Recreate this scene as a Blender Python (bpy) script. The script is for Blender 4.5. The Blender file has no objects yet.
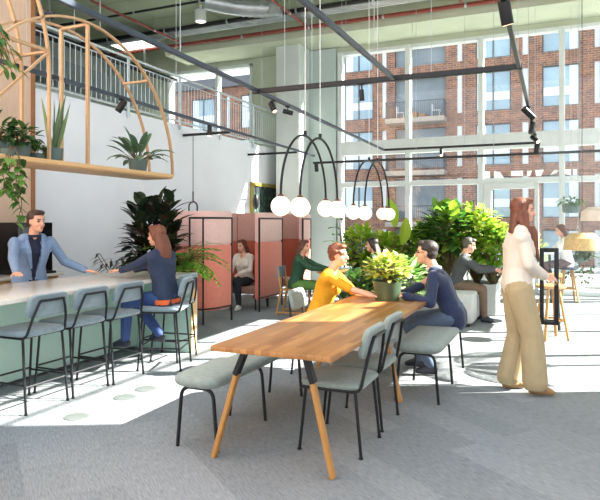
import bpy, bmesh, math, random
from mathutils import Vector, Matrix
V = Vector
PI = math.pi
sc = bpy.context.scene
COL = sc.collection
random.seed(7)

# ------------------------------------------------------------------ camera
YAW = math.radians(23.5)
cam_d = bpy.data.cameras.new('camera')
cam = bpy.data.objects.new('camera', cam_d)
COL.objects.link(cam)
cam.location = (0, 0, 1.5)
cam.rotation_euler = (PI / 2, 0, YAW)
cam_d.sensor_width = 36
cam_d.lens = 36.0
cam_d.shift_y = -28 / 600
cam_d.clip_end = 300
sc.camera = cam
FX, FY = -math.sin(YAW), math.cos(YAW)
RX, RY = math.cos(YAW), math.sin(YAW)

def on_plane_y(px, py, Y):
    """a point of the photograph on the vertical plane at depth Y -> X, z"""
    k = (px - 300) / 600
    d = Y / (FY + k * RY)
    return d * (FX + k * RX), 1.5 + (222 - py) * d / 600

# ------------------------------------------------------------------ materials
MATS = {}
def nodes_of(name):
    m = bpy.data.materials.new(name)
    m.use_nodes = True
    nt = m.node_tree
    return m, nt, nt.nodes['Principled BSDF']

def rgba(c):
    def lin(u):
        return u / 12.92 if u <= 0.04045 else ((u + 0.055) / 1.055) ** 2.4
    return tuple(lin(u / 255) for u in c) + (1,)

def mat(name, c, rough=.5, metal=0, var=.12, scale=8, bump=0, bscale=60, stretch=(1, 1, 1), spec=.5, sheen=0, coat=0):
    if name in MATS:
        return MATS[name]
    m, nt, b = nodes_of(name)
    N = nt.nodes; L = nt.links
    tc = N.new('ShaderNodeTexCoord'); mp = N.new('ShaderNodeMapping')
    mp.inputs['Scale'].default_value = stretch
    L.new(tc.outputs['Object'], mp.inputs[0])
    nz = N.new('ShaderNodeTexNoise'); nz.inputs['Scale'].default_value = scale; nz.inputs['Detail'].default_value = 3
    L.new(mp.outputs[0], nz.inputs['Vector'])
    r = N.new('ShaderNodeValToRGB')
    col = rgba(c)
    r.color_ramp.elements[0].position = .3; r.color_ramp.elements[1].position = .7
    r.color_ramp.elements[0].color = tuple(u * (1 - var) for u in col[:3]) + (1,)
    r.color_ramp.elements[1].color = tuple(min(1, u * (1 + var)) for u in col[:3]) + (1,)
    L.new(nz.outputs['Fac'], r.inputs[0]); L.new(r.outputs[0], b.inputs['Base Color'])
    b.inputs['Roughness'].default_value = rough; b.inputs['Metallic'].default_value = metal
    b.inputs['Specular IOR Level'].default_value = spec
    if sheen: b.inputs['Sheen Weight'].default_value = sheen
    if coat: b.inputs['Coat Weight'].default_value = coat
    if bump:
        n2 = N.new('ShaderNodeTexNoise'); n2.inputs['Scale'].default_value = bscale
        L.new(mp.outputs[0], n2.inputs['Vector'])
        bp = N.new('ShaderNodeBump'); bp.inputs['Strength'].default_value = bump; bp.inputs['Distance'].default_value = .01
        L.new(n2.outputs['Fac'], bp.inputs['Height']); L.new(bp.outputs[0], b.inputs['Normal'])
    MATS[name] = m
    return m

def leafmat(name, c1, c2, c3=None, trans=.45, rough=.4):
    if name in MATS: return MATS[name]
    m, nt, b = nodes_of(name)
    N = nt.nodes; L = nt.links
    g = N.new('ShaderNodeNewGeometry'); r = N.new('ShaderNodeValToRGB')
    r.color_ramp.elements[0].color = rgba(c1); r.color_ramp.elements[1].color = rgba(c2)
    if c3:
        e = r.color_ramp.elements.new(.55); e.color = rgba(c2)
        r.color_ramp.elements[-1].color = rgba(c3)
    L.new(g.outputs['Random Per Island'], r.inputs[0]); L.new(r.outputs[0], b.inputs['Base Color'])
    b.inputs['Roughness'].default_value = rough
    t = N.new('ShaderNodeBsdfTranslucent'); L.new(r.outputs[0], t.inputs['Color'])
    mx = N.new('ShaderNodeMixShader'); mx.inputs[0].default_value = trans
    L.new(b.outputs[0], mx.inputs[1]); L.new(t.outputs[0], mx.inputs[2])
    L.new(mx.outputs[0], N['Material Output'].inputs[0])
    MATS[name] = m
    return m

def glassmat(name, tint=(1, 1, 1, 1), refl=.08):
    if name in MATS: return MATS[name]
    m, nt, b = nodes_of(name)
    N = nt.nodes; L = nt.links
    t = N.new('ShaderNodeBsdfTransparent'); t.inputs[0].default_value = tint
    g = N.new('ShaderNodeBsdfGlossy'); g.inputs['Roughness'].default_value = .02
    mx = N.new('ShaderNodeMixShader'); mx.inputs[0].default_value = refl
    L.new(t.outputs[0], mx.inputs[1]); L.new(g.outputs[0], mx.inputs[2])
    L.new(mx.outputs[0], N['Material Output'].inputs[0])
    MATS[name] = m
    return m

def emat(name, c, s, base=(255, 255, 255)):
    if name in MATS: return MATS[name]
    m, nt, b = nodes_of(name)
    b.inputs['Base Color'].default_value = rgba(base)
    b.inputs['Emission Color'].default_value = rgba(c)
    b.inputs['Emission Strength'].default_value = s
    MATS[name] = m
    return m

def woodmat(name, c1, c2, c3, axis='Y', plank=.09, length=.6, rough=.45, lines=True):
    """butcher-block staves: brick cells give each stave its tone, stretched noise its grain"""
    if name in MATS: return MATS[name]
    m, nt, b = nodes_of(name)
    N = nt.nodes; L = nt.links
    tc = N.new('ShaderNodeTexCoord'); mp = N.new('ShaderNodeMapping')
    if axis == 'Y': mp.inputs['Rotation'].default_value = (0, 0, PI / 2)
    if axis == 'Z': mp.inputs['Rotation'].default_value = (0, PI / 2, 0)
    L.new(tc.outputs['Object'], mp.inputs[0])
    br = N.new('ShaderNodeTexBrick')
    br.inputs['Scale'].default_value = 1; br.inputs['Brick Width'].default_value = length
    br.inputs['Row Height'].default_value = plank; br.inputs['Mortar Size'].default_value = .0008 if lines else 0
    br.inputs['Color1'].default_value = rgba(c1); br.inputs['Color2'].default_value = rgba(c2)
    br.inputs['Mortar'].default_value = rgba(c3)
    L.new(mp.outputs[0], br.inputs['Vector'])
    mp2 = N.new('ShaderNodeMapping'); mp2.inputs['Scale'].default_value = (2, 30, 30)
    L.new(mp.outputs[0], mp2.inputs[0])
    nz = N.new('ShaderNodeTexNoise'); nz.inputs['Scale'].default_value = 2; nz.inputs['Detail'].default_value = 5
    L.new(mp2.outputs[0], nz.inputs['Vector'])
    mx = N.new('ShaderNodeMix'); mx.data_type = 'RGBA'; mx.blend_type = 'MIX'
    rp = N.new('ShaderNodeMapRange'); rp.inputs['From Min'].default_value = .35; rp.inputs['From Max'].default_value = .75
    rp.inputs['To Max'].default_value = .55
    L.new(nz.outputs['Fac'], rp.inputs['Value']); L.new(rp.outputs[0], mx.inputs[0])
    L.new(br.outputs['Color'], mx.inputs[6]); mx.inputs[7].default_value = rgba(c3)
    L.new(mx.outputs[2], b.inputs['Base Color'])
    b.inputs['Roughness'].default_value = rough
    MATS[name] = m
    return m

# ------------------------------------------------------------------ mesh builder
class MB:
    def __init__(s):
        s.bm = bmesh.new()
    def box(s, x0, x1, y0, y1, z0, z1, bev=0, seg=2, M=None):
        mt = Matrix.Translation(((x0 + x1) / 2, (y0 + y1) / 2, (z0 + z1) / 2)) @ Matrix.Diagonal((x1 - x0, y1 - y0, z1 - z0, 1))
        if M is not None: mt = M @ mt
        vs = bmesh.ops.create_cube(s.bm, size=1, matrix=mt)['verts']
        if bev:
            es = list({e for v in vs for e in v.link_edges})
            bmesh.ops.bevel(s.bm, geom=es, offset=bev, segments=seg, profile=.6, affect='EDGES', clamp_overlap=True)
        return s
    def bar(s, a, b, w, h, bev=0):
        a, b = V(a), V(b)
        q = (b - a).to_track_quat('X', 'Z').to_matrix().to_4x4()
        M = Matrix.Translation((a + b) / 2) @ q
        l = (b - a).length / 2
        return s.box(-l, l, -w / 2, w / 2, -h / 2, h / 2, bev, 1, M)
    def rings(s, rings, cap=True, closed=False):
        bm = s.bm
        R = [[bm.verts.new(p) for p in r] for r in rings]
        n = len(R[0])
        k = len(R)
        for i in range(k if closed else k - 1):
            a, b = R[i], R[(i + 1) % k]
            for j in range(n):
                try: bm.faces.new((a[j], a[(j + 1) % n], b[(j + 1) % n], b[j]))
                except ValueError: pass
        if cap and not closed:
            bm.faces.new(list(reversed(R[0]))); bm.faces.new(R[-1])
        return s
    def tube(s, pts, r, n=8, closed=False, cap=True, flat=1):
        pts = [V(p) for p in pts]
        k = len(pts)
        rs = r if isinstance(r, (list, tuple)) else [r] * k
        T = []
        for i in range(k):
            if closed: t = pts[(i + 1) % k] - pts[i - 1]
            elif i == 0: t = pts[1] - pts[0]
            elif i == k - 1: t = pts[-1] - pts[-2]
            else: t = (pts[i + 1] - pts[i]).normalized() + (pts[i] - pts[i - 1]).normalized()
            T.append(t.normalized() if t.length > 1e-9 else V((0, 0, 1)))
        u = T[0].orthogonal().normalized()
        rr = []
        for i in range(k):
            u = (u - T[i] * u.dot(T[i]))
            u = u.normalized() if u.length > 1e-6 else T[i].orthogonal().normalized()
            w = T[i].cross(u)
            sc_ = 1
            if 0 < i < k - 1 or closed:
                a = (pts[(i + 1) % k] - pts[i]).normalized(); c = max(.5, a.dot(T[i])); sc_ = 1 / c
            rr.append([pts[i] + (u * math.cos(2 * PI * j / n) + w * math.sin(2 * PI * j / n) * flat) * rs[i] * min(sc_, 1.3) for j in range(n)])
        return s.rings(rr, cap, closed)
    def cap(s, a, b, ra, rb, n=14):
        """tapered capsule with round ends"""
        a, b = V(a), V(b)
        t = (b - a)
        if t.length < 1e-5: t = V((0, 0, 1e-4))
        t.normalize()
        u = t.orthogonal().normalized(); w = t.cross(u)
        rr = []
        for c, r, ph in ((a, ra, (-85, -60, -30, 0)), (b, rb, (0, 30, 60, 85))):
            for p in ph:
                p = math.radians(p)
                q = c + t * r * math.sin(p)
                rr.append([q + (u * math.cos(2 * PI * j / n) + w * math.sin(2 * PI * j / n)) * r * math.cos(p) for j in range(n)])
        return s.rings(rr)
    def ell(s, c, r, M=None, seg=20):
        mt = Matrix.Translation(c) @ Matrix.Diagonal((*r, 1)) if not isinstance(r, (int, float)) else Matrix.Translation(c) @ Matrix.Diagonal((r, r, r, 1))
        if M is not None: mt = M @ mt
        bmesh.ops.create_uvsphere(s.bm, u_segments=seg, v_segments=max(6, seg * 2 // 3), radius=1, matrix=mt)
        return s
    def lathe(s, prof, c=(0, 0, 0), n=24, cap=True, M=None):
        rr = []
        for r, z in prof:
            ring = [V((c[0] + r * math.cos(2 * PI * j / n), c[1] + r * math.sin(2 * PI * j / n), c[2] + z)) for j in range(n)]
            if M is not None: ring = [M @ p for p in ring]
            rr.append(ring)
        return s.rings(rr, cap)
    def prism(s, poly, a, b, plane='XY'):
        def P(u, v, w):
            return {'XY': (u, v, w), 'XZ': (u, w, v), 'YZ': (w, u, v)}[plane]
        s.rings([[V(P(u, v, a)) for u, v in poly], [V(P(u, v, b)) for u, v in poly]])
        return s
    def sheet(s, g):
        """grid of points"""
        R = [[s.bm.verts.new(p) for p in row] for row in g]
        for i in range(len(R) - 1):
            for j in range(len(R[0]) - 1):
                s.bm.faces.new((R[i][j], R[i][j + 1], R[i + 1][j + 1], R[i + 1][j]))
        return s
    def leaf(s, p, d, ln, w, droop=.3, fold=.25, n=5, shape='oval', up=V((0, 0, 1))):
        p = V(p); d = V(d).normalized()
        side = d.cross(up)
        side = side.normalized() if side.length > 1e-3 else V((1, 0, 0))
        nr = side.cross(d).normalized()
        rows = []
        q = p.copy(); dd = d.copy()
        for i in range(n + 1):
            t = i / n
            if shape == 'oval': wd = math.sin(PI * min(1, t * .93 + .05)) ** .75
            elif shape == 'heart': wd = (1 - t) ** .7 * min(1, .5 + t * 4) * 1.15
            elif shape == 'sword': wd = (1 - t ** 2.2) * (.55 + .45 * min(1, t * 3))
            else: wd = math.sin(PI * (t * .9 + .08))
            hw = max(.0006, w / 2 * wd)
            rows.append([q + side * hw + nr * hw * fold, q.copy(), q - side * hw + nr * hw * fold])
            dd = (dd - V((0, 0, 1)) * droop / n).normalized()
            q = q + dd * ln / n
            nr = side.cross(dd).normalized()
        return s.sheet(rows)
    def build(s, name, m, parent=None, smooth=35, loc=None):
        me = bpy.data.meshes.new(name)
        bmesh.ops.recalc_face_normals(s.bm, faces=s.bm.faces)
        s.bm.to_mesh(me); s.bm.free()
        for mm in (m if isinstance(m, (list, tuple)) else [m]): me.materials.append(mm)
        if smooth:
            me.polygons.foreach_set('use_smooth', [True] * len(me.polygons))
            me.set_sharp_from_angle(angle=math.radians(smooth))
        o = bpy.data.objects.new(name, me)
        COL.objects.link(o)
        if parent: o.parent = parent
        if loc: o.location = loc
        return o

def tag(o, label, cat, group=None, kind=None):
    o['label'] = label; o['category'] = cat
    if group: o['group'] = group
    if kind: o['kind'] = kind
    return o
def empty(name, loc=(0, 0, 0), rz=0):
    o = bpy.data.objects.new(name, None); COL.objects.link(o)
    o.location = loc; o.rotation_euler = (0, 0, rz); o.empty_display_size = .1
    return o
def thing(name, label, cat, loc=(0, 0, 0), rz=0, group=None):
    return tag(empty(name, loc, rz), label, cat, group)
def struct(o):
    o['kind'] = 'structure'; return o
def copy_tree(o, parent=None):
    c = o.copy(); COL.objects.link(c); c.parent = parent
    for ch in list(o.children): copy_tree(ch, c)
    return c
def dup(o, loc, rz=0, label=None, scale=None):
    c = copy_tree(o); c.location = loc; c.rotation_euler = (0, 0, rz)
    if label: c['label'] = label
    if scale: c.scale = (scale,) * 3
    return c
def arc(c, r, a0, a1, n, plane='YZ', rz=None):
    out = []
    for i in range(n + 1):
        a = math.radians(a0 + (a1 - a0) * i / n)
        u, v = r * math.cos(a), (rz or r) * math.sin(a)
        out.append({'YZ': (c[0], c[1] + u, c[2] + v), 'XZ': (c[0] + u, c[1], c[2] + v), 'XY': (c[0] + u, c[1] + v, c[2])}[plane])
    return out
def rounded(pts, r, n=5, closed=False):
    """polyline with its corners rounded"""
    pts = [V(p) for p in pts]; out = []
    k = len(pts)
    for i, p in enumerate(pts):
        if not closed and i in (0, k - 1): out.append(p); continue
        a, b = pts[i - 1], pts[(i + 1) % k]
        ra = min(r, (a - p).length * .49, (b - p).length * .49)
        s0 = p + (a - p).normalized() * ra; s1 = p + (b - p).normalized() * ra
        for j in range(n + 1):
            t = j / n
            out.append(s0 * (1 - t) ** 2 + p * 2 * t * (1 - t) + s1 * t * t)
    return out

# ------------------------------------------------------------------ palette
def carpet():
    m, nt, b = nodes_of('carpet_grey'); N = nt.nodes; L = nt.links
    tc = N.new('ShaderNodeTexCoord'); mp = N.new('ShaderNodeMapping'); mp.inputs['Rotation'].default_value = (0, 0, math.radians(38))
    L.new(tc.outputs['Object'], mp.inputs[0])
    br = N.new('ShaderNodeTexBrick'); br.inputs['Scale'].default_value = 1
    br.inputs['Brick Width'].default_value = 1.0; br.inputs['Row Height'].default_value = .25
    br.inputs['Mortar Size'].default_value = .0
    br.inputs['Color1'].default_value = rgba((156, 161, 164)); br.inputs['Color2'].default_value = rgba((141, 146, 149))
    L.new(mp.outputs[0], br.inputs['Vector'])
    mp2 = N.new('ShaderNodeMapping'); mp2.inputs['Scale'].default_value = (6, 45, 1); L.new(mp.outputs[0], mp2.inputs[0])
    nz = N.new('ShaderNodeTexNoise'); nz.inputs['Scale'].default_value = 2.5; nz.inputs['Detail'].default_value = 6
    L.new(mp2.outputs[0], nz.inputs['Vector'])
    rp = N.new('ShaderNodeValToRGB'); rp.color_ramp.elements[0].color = (.62, .63, .64, 1); rp.color_ramp.elements[1].color = (1.0, 1.0, 1.0, 1)
    rp.color_ramp.elements[0].position = .3; rp.color_ramp.elements[1].position = .7
    L.new(nz.outputs['Fac'], rp.inputs[0])
    mx = N.new('ShaderNodeMix'); mx.data_type = 'RGBA'; mx.blend_type = 'MULTIPLY'; mx.inputs[0].default_value = 1
    L.new(br.outputs['Color'], mx.inputs[6]); L.new(rp.outputs[0], mx.inputs[7])
    L.new(mx.outputs[2], b.inputs['Base Color']); b.inputs['Roughness'].default_value = .95; b.inputs['Specular IOR Level'].default_value = .15
    return m
def brickmat():
    m, nt, b = nodes_of('red_brown_brick'); N = nt.nodes; L = nt.links
    tc = N.new('ShaderNodeTexCoord'); mp = N.new('ShaderNodeMapping'); mp.inputs['Rotation'].default_value = (-PI / 2, 0, 0)
    L.new(tc.outputs['Object'], mp.inputs[0])
    br = N.new('ShaderNodeTexBrick'); br.inputs['Scale'].default_value = 1
    br.inputs['Brick Width'].default_value = .36; br.inputs['Row Height'].default_value = .13; br.inputs['Mortar Size'].default_value = .008
    br.inputs['Color1'].default_value = rgba((128, 90, 70)); br.inputs['Color2'].default_value = rgba((96, 70, 64))
    br.inputs['Mortar'].default_value = rgba((160, 150, 142)); br.inputs['Bias'].default_value = -.1
    L.new(mp.outputs[0], br.inputs['Vector'])
    nz = N.new('ShaderNodeTexNoise'); nz.inputs['Scale'].default_value = 2.2; nz.inputs['Detail'].default_value = 8; nz.inputs['Roughness'].default_value = .8
    L.new(mp.outputs[0], nz.inputs['Vector'])
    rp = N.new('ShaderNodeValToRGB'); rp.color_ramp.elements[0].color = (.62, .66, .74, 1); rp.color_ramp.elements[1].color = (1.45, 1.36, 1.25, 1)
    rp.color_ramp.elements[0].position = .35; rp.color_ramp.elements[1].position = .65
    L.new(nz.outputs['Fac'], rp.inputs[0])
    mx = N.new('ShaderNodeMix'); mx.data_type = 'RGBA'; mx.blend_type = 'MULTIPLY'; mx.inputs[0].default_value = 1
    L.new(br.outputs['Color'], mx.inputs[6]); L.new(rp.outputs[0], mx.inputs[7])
    L.new(mx.outputs[2], b.inputs['Base Color']); b.inputs['Roughness'].default_value = .9
    return m
def concrete(name, c, px=1.2, py=.6):
    m, nt, b = nodes_of(name); N = nt.nodes; L = nt.links
    tc = N.new('ShaderNodeTexCoord')
    br = N.new('ShaderNodeTexBrick'); br.inputs['Scale'].default_value = 1; br.offset = 0
    br.inputs['Brick Width'].default_value = px; br.inputs['Row Height'].default_value = py; br.inputs['Mortar Size'].default_value = .012
    cc = rgba(c)
    br.inputs['Color1'].default_value = cc; br.inputs['Color2'].default_value = tuple(u * .9 for u in cc[:3]) + (1,)
    br.inputs['Mortar'].default_value = tuple(u * .55 for u in cc[:3]) + (1,)
    L.new(tc.outputs['Object'], br.inputs['Vector'])
    nz = N.new('ShaderNodeTexNoise'); nz.inputs['Scale'].default_value = 1.6; nz.inputs['Detail'].default_value = 6
    L.new(tc.outputs['Object'], nz.inputs['Vector'])
    rp = N.new('ShaderNodeValToRGB'); rp.color_ramp.elements[0].color = (.72, .74, .7, 1); rp.color_ramp.elements[1].color = (1.1, 1.1, 1.05, 1)
    L.new(nz.outputs['Fac'], rp.inputs[0])
    mx = N.new('ShaderNodeMix'); mx.data_type = 'RGBA'; mx.blend_type = 'MULTIPLY'; mx.inputs[0].default_value = 1
    L.new(br.outputs['Color'], mx.inputs[6]); L.new(rp.outputs[0], mx.inputs[7])
    L.new(mx.outputs[2], b.inputs['Base Color']); b.inputs['Roughness'].default_value = .85
    return m

WHITE = mat('white_plaster', (236, 240, 247), .8, var=.02, scale=2)
PALE = mat('pale_grey_paint', (205, 212, 210), .7, var=.03, scale=2)
FRAMEW = mat('aluminium_frame', (205, 212, 212), .45, var=.03)
COLUMN = mat('green_grey_concrete', (182, 190, 168), .8, var=.05, scale=2, bump=.1)
PLY = woodmat('plywood_panel', (214, 184, 160), (208, 177, 152), (190, 158, 132), 'Z', 3, 3, .5, False)
OAK = woodmat('oiled_oak', (184, 132, 76), (138, 90, 46), (122, 80, 40), 'Y', .048, .5, .38)
OAKLEG = woodmat('oak_leg', (192, 146, 84), (178, 130, 70), (150, 104, 54), 'Z', .3, 3, .5, False)
OAKPALE = woodmat('pale_oak', (222, 184, 130), (214, 172, 118), (190, 148, 98), 'Y', .3, 3, .45, False)
BRASSWOOD = woodmat('arch_oak', (198, 164, 126), (188, 152, 114), (166, 130, 92), 'Y', .3, 3, .5, False)
BLACK = mat('black_steel', (26, 28, 31), .42, .3, var=.1)
BLACKGL = mat('black_gloss', (14, 16, 20), .2, 0, var=.1)
FELT = mat('sage_felt', (134, 147, 141), .95, var=.1, scale=30, bump=.25, bscale=400, sheen=.3)
FELTB = mat('blue_grey_velvet', (124, 142, 150), .85, var=.12, scale=12, bump=.15, bscale=300, sheen=.4)
MINT = mat('mint_laminate', (188, 218, 206), .5, var=.03, scale=3)
STONE = mat('pale_speckled_stone', (226, 222, 212), .18, var=.08, scale=60, coat=.3)
PINK = mat('pale_pink_felt', (226, 186, 178), .95, var=.05, scale=25, bump=.2, bscale=350, sheen=.3)
CORAL = mat('coral_felt', (214, 124, 104), .95, var=.06, scale=25, bump=.2, bscale=350, sheen=.3)
RUST = mat('rust_felt', (172, 84, 62), .95, var=.06, scale=25, sheen=.2)
MAUVE = mat('tan_pink_felt', (190, 144, 132), .95, var=.06, scale=25, sheen=.2)
TAUPE = mat('taupe_velvet', (150, 112, 98), .9, var=.08, scale=20, sheen=.3)
GLOBE = emat('opal_glass', (255, 236, 214), .62, (245, 235, 220))
STEEL = mat('white_steel', (196, 206, 212), .4, .2, var=.03)
TRACKM = mat('dark_blue_grey_track', (62, 72, 84), .35, .4, var=.06)
REDPIPE = mat('red_oxide_pipe', (128, 56, 44), .5, var=.1)
GALV = mat('galvanised_steel', (176, 182, 184), .35, .7, var=.15, scale=5)
POTG = mat('sage_pot', (88, 108, 104), .55, var=.05)
POTK = mat('dark_green_pot', (70, 88, 66), .4, var=.06)
SOIL = mat('dark_soil', (58, 44, 34), .95, var=.3, scale=60)
BARK = mat('green_brown_stem', (96, 84, 54), .8, var=.2, scale=30)
GREYBLOCK = mat('light_grey_felt', (192, 196, 194), .9, var=.05, scale=15, bump=.15, bscale=200)
GLASS = glassmat('clear_glass', (.975, .985, .98, 1), .022)
DARKWIN = mat('blue_grey_window_glass', (128, 156, 174), .08, 0, var=.25, scale=.35, spec=1.0)
CURTAIN = mat('white_curtain', (200, 210, 216), .9, var=.05, scale=3, stretch=(8, 1, .1))
WINFR = mat('anthracite_window_frame', (62, 70, 78), .5)
WHITEPANEL = mat('white_facade_panel', (196, 204, 210), .6, var=.03)
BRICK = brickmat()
L_DARK = leafmat('rubber_plant_leaf', (28, 44, 34), (52, 66, 44), (70, 52, 42), .12, .25)
L_MID = leafmat('mid_green_leaf', (44, 84, 40), (86, 130, 58), (120, 160, 70), .4)
L_LIME = leafmat('lime_leaf', (110, 160, 40), (176, 206, 66), (232, 232, 130), .55)
L_BRIGHT = leafmat('sunlit_green_leaf', (70, 118, 40), (132, 178, 58), (200, 220, 100), .6)
L_SNAKE = leafmat('snake_plant_leaf', (56, 86, 62), (96, 124, 84), (140, 156, 96), .15)
L_DEEP = leafmat('deep_green_leaf', (30, 62, 36), (58, 96, 52), (84, 120, 60), .3)
# ------------------------------------------------------------------ setting
WY = 13.4      # facade plane
WX = -6.4      # long white wall
CZ = 6.2       # ceiling
struct(MB().box(-6.4, 2.5, -2.5, WY, -.1, 0).build('floor', carpet(), None, 0))
struct(MB().box(-6.6, WX, 5.78, WY, 0, 3.28).build('wall_left', WHITE, None, 0))
struct(MB().box(-11, -6.6, 2, WY, 3.0, 3.24).build('floor_mezzanine', PALE, None, 0))
struct(MB().box(-11.2, -11, 2, WY, 0, CZ).build('wall_mezzanine', mat('grey_green_wall', (150, 160, 156), .8, var=.1, scale=1.5), None, 0))
struct(MB().box(-6.6, -6.3, -2.5, 5.78, 0, CZ).build('wall_plywood', PLY, None, 0))
struct(MB().box(-6.31, -6.285, 5.74, 5.8, 0, CZ).build('trim_1', mat('dark_oak_edge', (150, 100, 62), .5), None, 0))
struct(MB().box(-11.2, 2.7, 5.3, WY + .4, CZ, CZ + .2).build('ceiling', concrete('board_marked_concrete', (170, 180, 156), 2.4, .6), None, 0))
struct(MB().box(-3.86, -3.84, 1.5, 8, 0, .004).build('floor_shadow_line', mat('shadow_line_grey', (120, 124, 124), .5), None, 0))  # thin grey strip drawn where the transom's shadow line falls
# facade wall pieces around the glazing
m = MB()
m.box(-11.2, 2.7, WY, WY + .3, 5.5, CZ)            # bulkhead
m.box(-7.16, -4.87, WY, WY + .3, -.1, 5.5)
m.box(-9.7, -7.16, WY, WY + .3, -.1, 3.3)
m.box(-11.2, -9.7, WY, WY + .3, -.1, 5.5)
struct(m.build('wall_back', COLUMN, None, 0))
struct(MB().box(-6.15, -5.55, 12.72, WY, 0, CZ, .02).build('column_concrete', mat('pale_concrete_column', (200, 208, 204), .8, var=.04, scale=2), None, 0))
struct(MB().box(-9, 2.5, 12.3, WY, 5.62, CZ).build('beam_ceiling', COLUMN, None, 0))
# right-hand wall, beyond the frame: its tall glazing lets the sun in
RW = 2.5
m = MB()
m.box(RW, RW + .2, .5, 6.25, 0, CZ).box(RW, RW + .2, 6.25, WY, 3.2, 3.85).box(RW, RW + .2, 6.25, 7.0, 0, 3.2).box(RW, RW + .2, 9.3, WY, 5.4, CZ).box(RW, RW + .2, 6.25, 9.3, 5.5, CZ)
struct(m.build('wall_right', WHITE, None, 0))
w3 = struct(empty('window_3', (RW, 0, 0)))
MB().box(.05, .1, 6.25, WY, 4.92, 4.95).build('transom', FRAMEW, w3); MB().box(.02, .14, 7.0, WY, 0, .08).build('sill', FRAMEW, w3)
for y in (8.6, 10.2, 11.8):
    MB().box(.03, .13, y - .03, y + .03, .08, 3.2).build('mullion', FRAMEW, w3); MB().box(.03, .13, y - .03, y + .03, 3.85, 4.9).build('mullion', FRAMEW, w3)
MB().box(.07, .08, 6.25, WY, 3.85, 4.9).build('pane', GLASS, w3, 0); MB().box(.07, .08, 6.25, 9.3, 4.95, 5.5).box(.07, .08, 9.3, WY, 4.95, 5.4).build('pane', GLASS, w3, 0); MB().box(.07, .08, 7.0, WY, .08, 3.2).build('pane', GLASS, w3, 0)
struct(MB().box(-5.56, -4.87, 13.3, WY + .01, 0, 5.6).build('column_facade', mat('grey_green_render', (176, 190, 188), .8, var=.04, scale=2), None, 0))
# main glazing: window_1
w1 = struct(empty('window_1', (0, WY, 0)))
posts = [-4.79, -3.17, -1.58, .02, 1.62, 2.44]
for x in posts:
    MB().box(x - .055, x + .055, -.05, .16, 0, 5.5, .006).build('mullion', FRAMEW, w1)
MB().box(-4.85, 2.5, -.042, .155, 3.06, 3.38, .006).build('transom', FRAMEW, w1)
MB().box(-4.85, 2.5, -.038, .14, 2.32, 2.43, .006).build('transom', FRAMEW, w1)
MB().box(-4.85, 2.5, -.044, .14, 0, .1, .006).build('sill', FRAMEW, w1)
MB().box(-4.85, 2.5, -.034, .15, 5.42, 5.5, .006).build('head_rail', FRAMEW, w1)
for i in range(len(posts) - 1):
    for z0, z1 in ((.1, 2.32), (2.43, 3.06), (3.38, 5.42)):
        if i == 2 and z0 < 1: continue
        MB().box(posts[i] + .055, posts[i + 1] - .055, .05, .062, z0, z1).build('pane', GLASS, w1, 0)
# glazed door between two posts
d1 = struct(empty('door_1', (0, WY, 0)))
MB().box(-1.52, -1.36, -.06, .12, 0, 2.32, .006).box(-.5, -.42, -.06, .12, 0, 2.32, .006).box(-1.36, -.5, -.06, .12, 2.2, 2.32, .006).build('door_frame', FRAMEW, d1)
MB().box(-1.36, -.5, .04, .055, .02, 2.2).build('pane', GLASS, d1, 0)
MB().box(-.42, -.04, .04, .055, .1, 2.32).build('pane', GLASS, d1, 0)
# mezzanine window
w2 = struct(empty('window_2', (0, WY, 0)))
m = MB()
for x in (-9.7, -8.2, -7.2): m.box(x, x + .07, -.04, .15, 3.3, 5.5, .005)
m.box(-9.7, -7.13, -.04, .15, 5.42, 5.5).box(-9.7, -7.13, -.04, .15, 3.3, 3.38)
m.build('window_frame', FRAMEW, w2)
MB().box(-9.63, -7.2, .05, .062, 3.38, 5.42).build('pane', GLASS, w2, 0)
# white lettering on the glass above the transom, seen from behind
LETW = mat('white_vinyl', (244, 246, 246), .6, var=.02)
lt = thing('window_lettering', 'row of white vinyl marks on the facade glass just above the transom', 'lettering', (0, WY - .0, 0))
for q in (((484, 178), (484, 171), (490, 171.5), (490, 178)), ((494, 178), (494, 171), (500, 172), (502, 175), (504, 178)), ((511, 176), (511, 171), (523, 170.5), (523, 176)),
          ((527, 176), (527, 171), (532, 170.5), (530, 176)), ((536, 176), (535, 170), (544, 169.5), (541, 176)), ((550, 175), (554, 170), (559, 170), (557, 173)),
          ((565, 174), (564, 170), (571, 169), (571, 175)), ((573, 175), (573, 169), (577, 169), (577, 175))):
    pl = [on_plane_y(px, py, WY + .045) for px, py in q]
    MB().prism(pl, .045, .049, 'XZ').build('letter', LETW, lt, 0)

# gilt framed picture window in the white wall
t = thing('picture_frame', 'gilt-framed dark green botanical picture hung on the white wall behind the pink booths', 'picture', (WX, 12.9, 1.62))
m = MB(); 
for a in ((0, .06, -1.0, .6, .7, .78), (0, .06, -1.0, .6, -.78, -.7), (0, .06, -1.0, -.92, -.7, .7), (0, .06, .52, .6, -.7, .7)): m.box(*a, .004)
m.build('frame', mat('gilt_frame', (168, 152, 72), .45, .4), t)
def botan():
    mm, nt, b = nodes_of('botanical_print'); N = nt.nodes; L = nt.links
    tc = N.new('ShaderNodeTexCoord'); mp = N.new('ShaderNodeMapping'); mp.inputs['Scale'].default_value = (1, 6, 3.2); mp.inputs['Rotation'].default_value = (.5, 0, 0)
    L.new(tc.outputs['Object'], mp.inputs[0])
    vo = N.new('ShaderNodeTexVoronoi'); vo.inputs['Scale'].default_value = 2.2; L.new(mp.outputs[0], vo.inputs['Vector'])
    rp = N.new('ShaderNodeValToRGB'); rp.color_ramp.elements[0].color = rgba((96, 130, 110)); rp.color_ramp.elements[1].color = rgba((30, 42, 44))
    e = rp.color_ramp.elements.new(.35); e.color = rgba((62, 88, 74)); rp.color_ramp.elements[-1].position = .5
    L.new(vo.outputs['Distance'], rp.inputs[0]); L.new(rp.outputs[0], b.inputs['Base Color']); return mm
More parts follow.
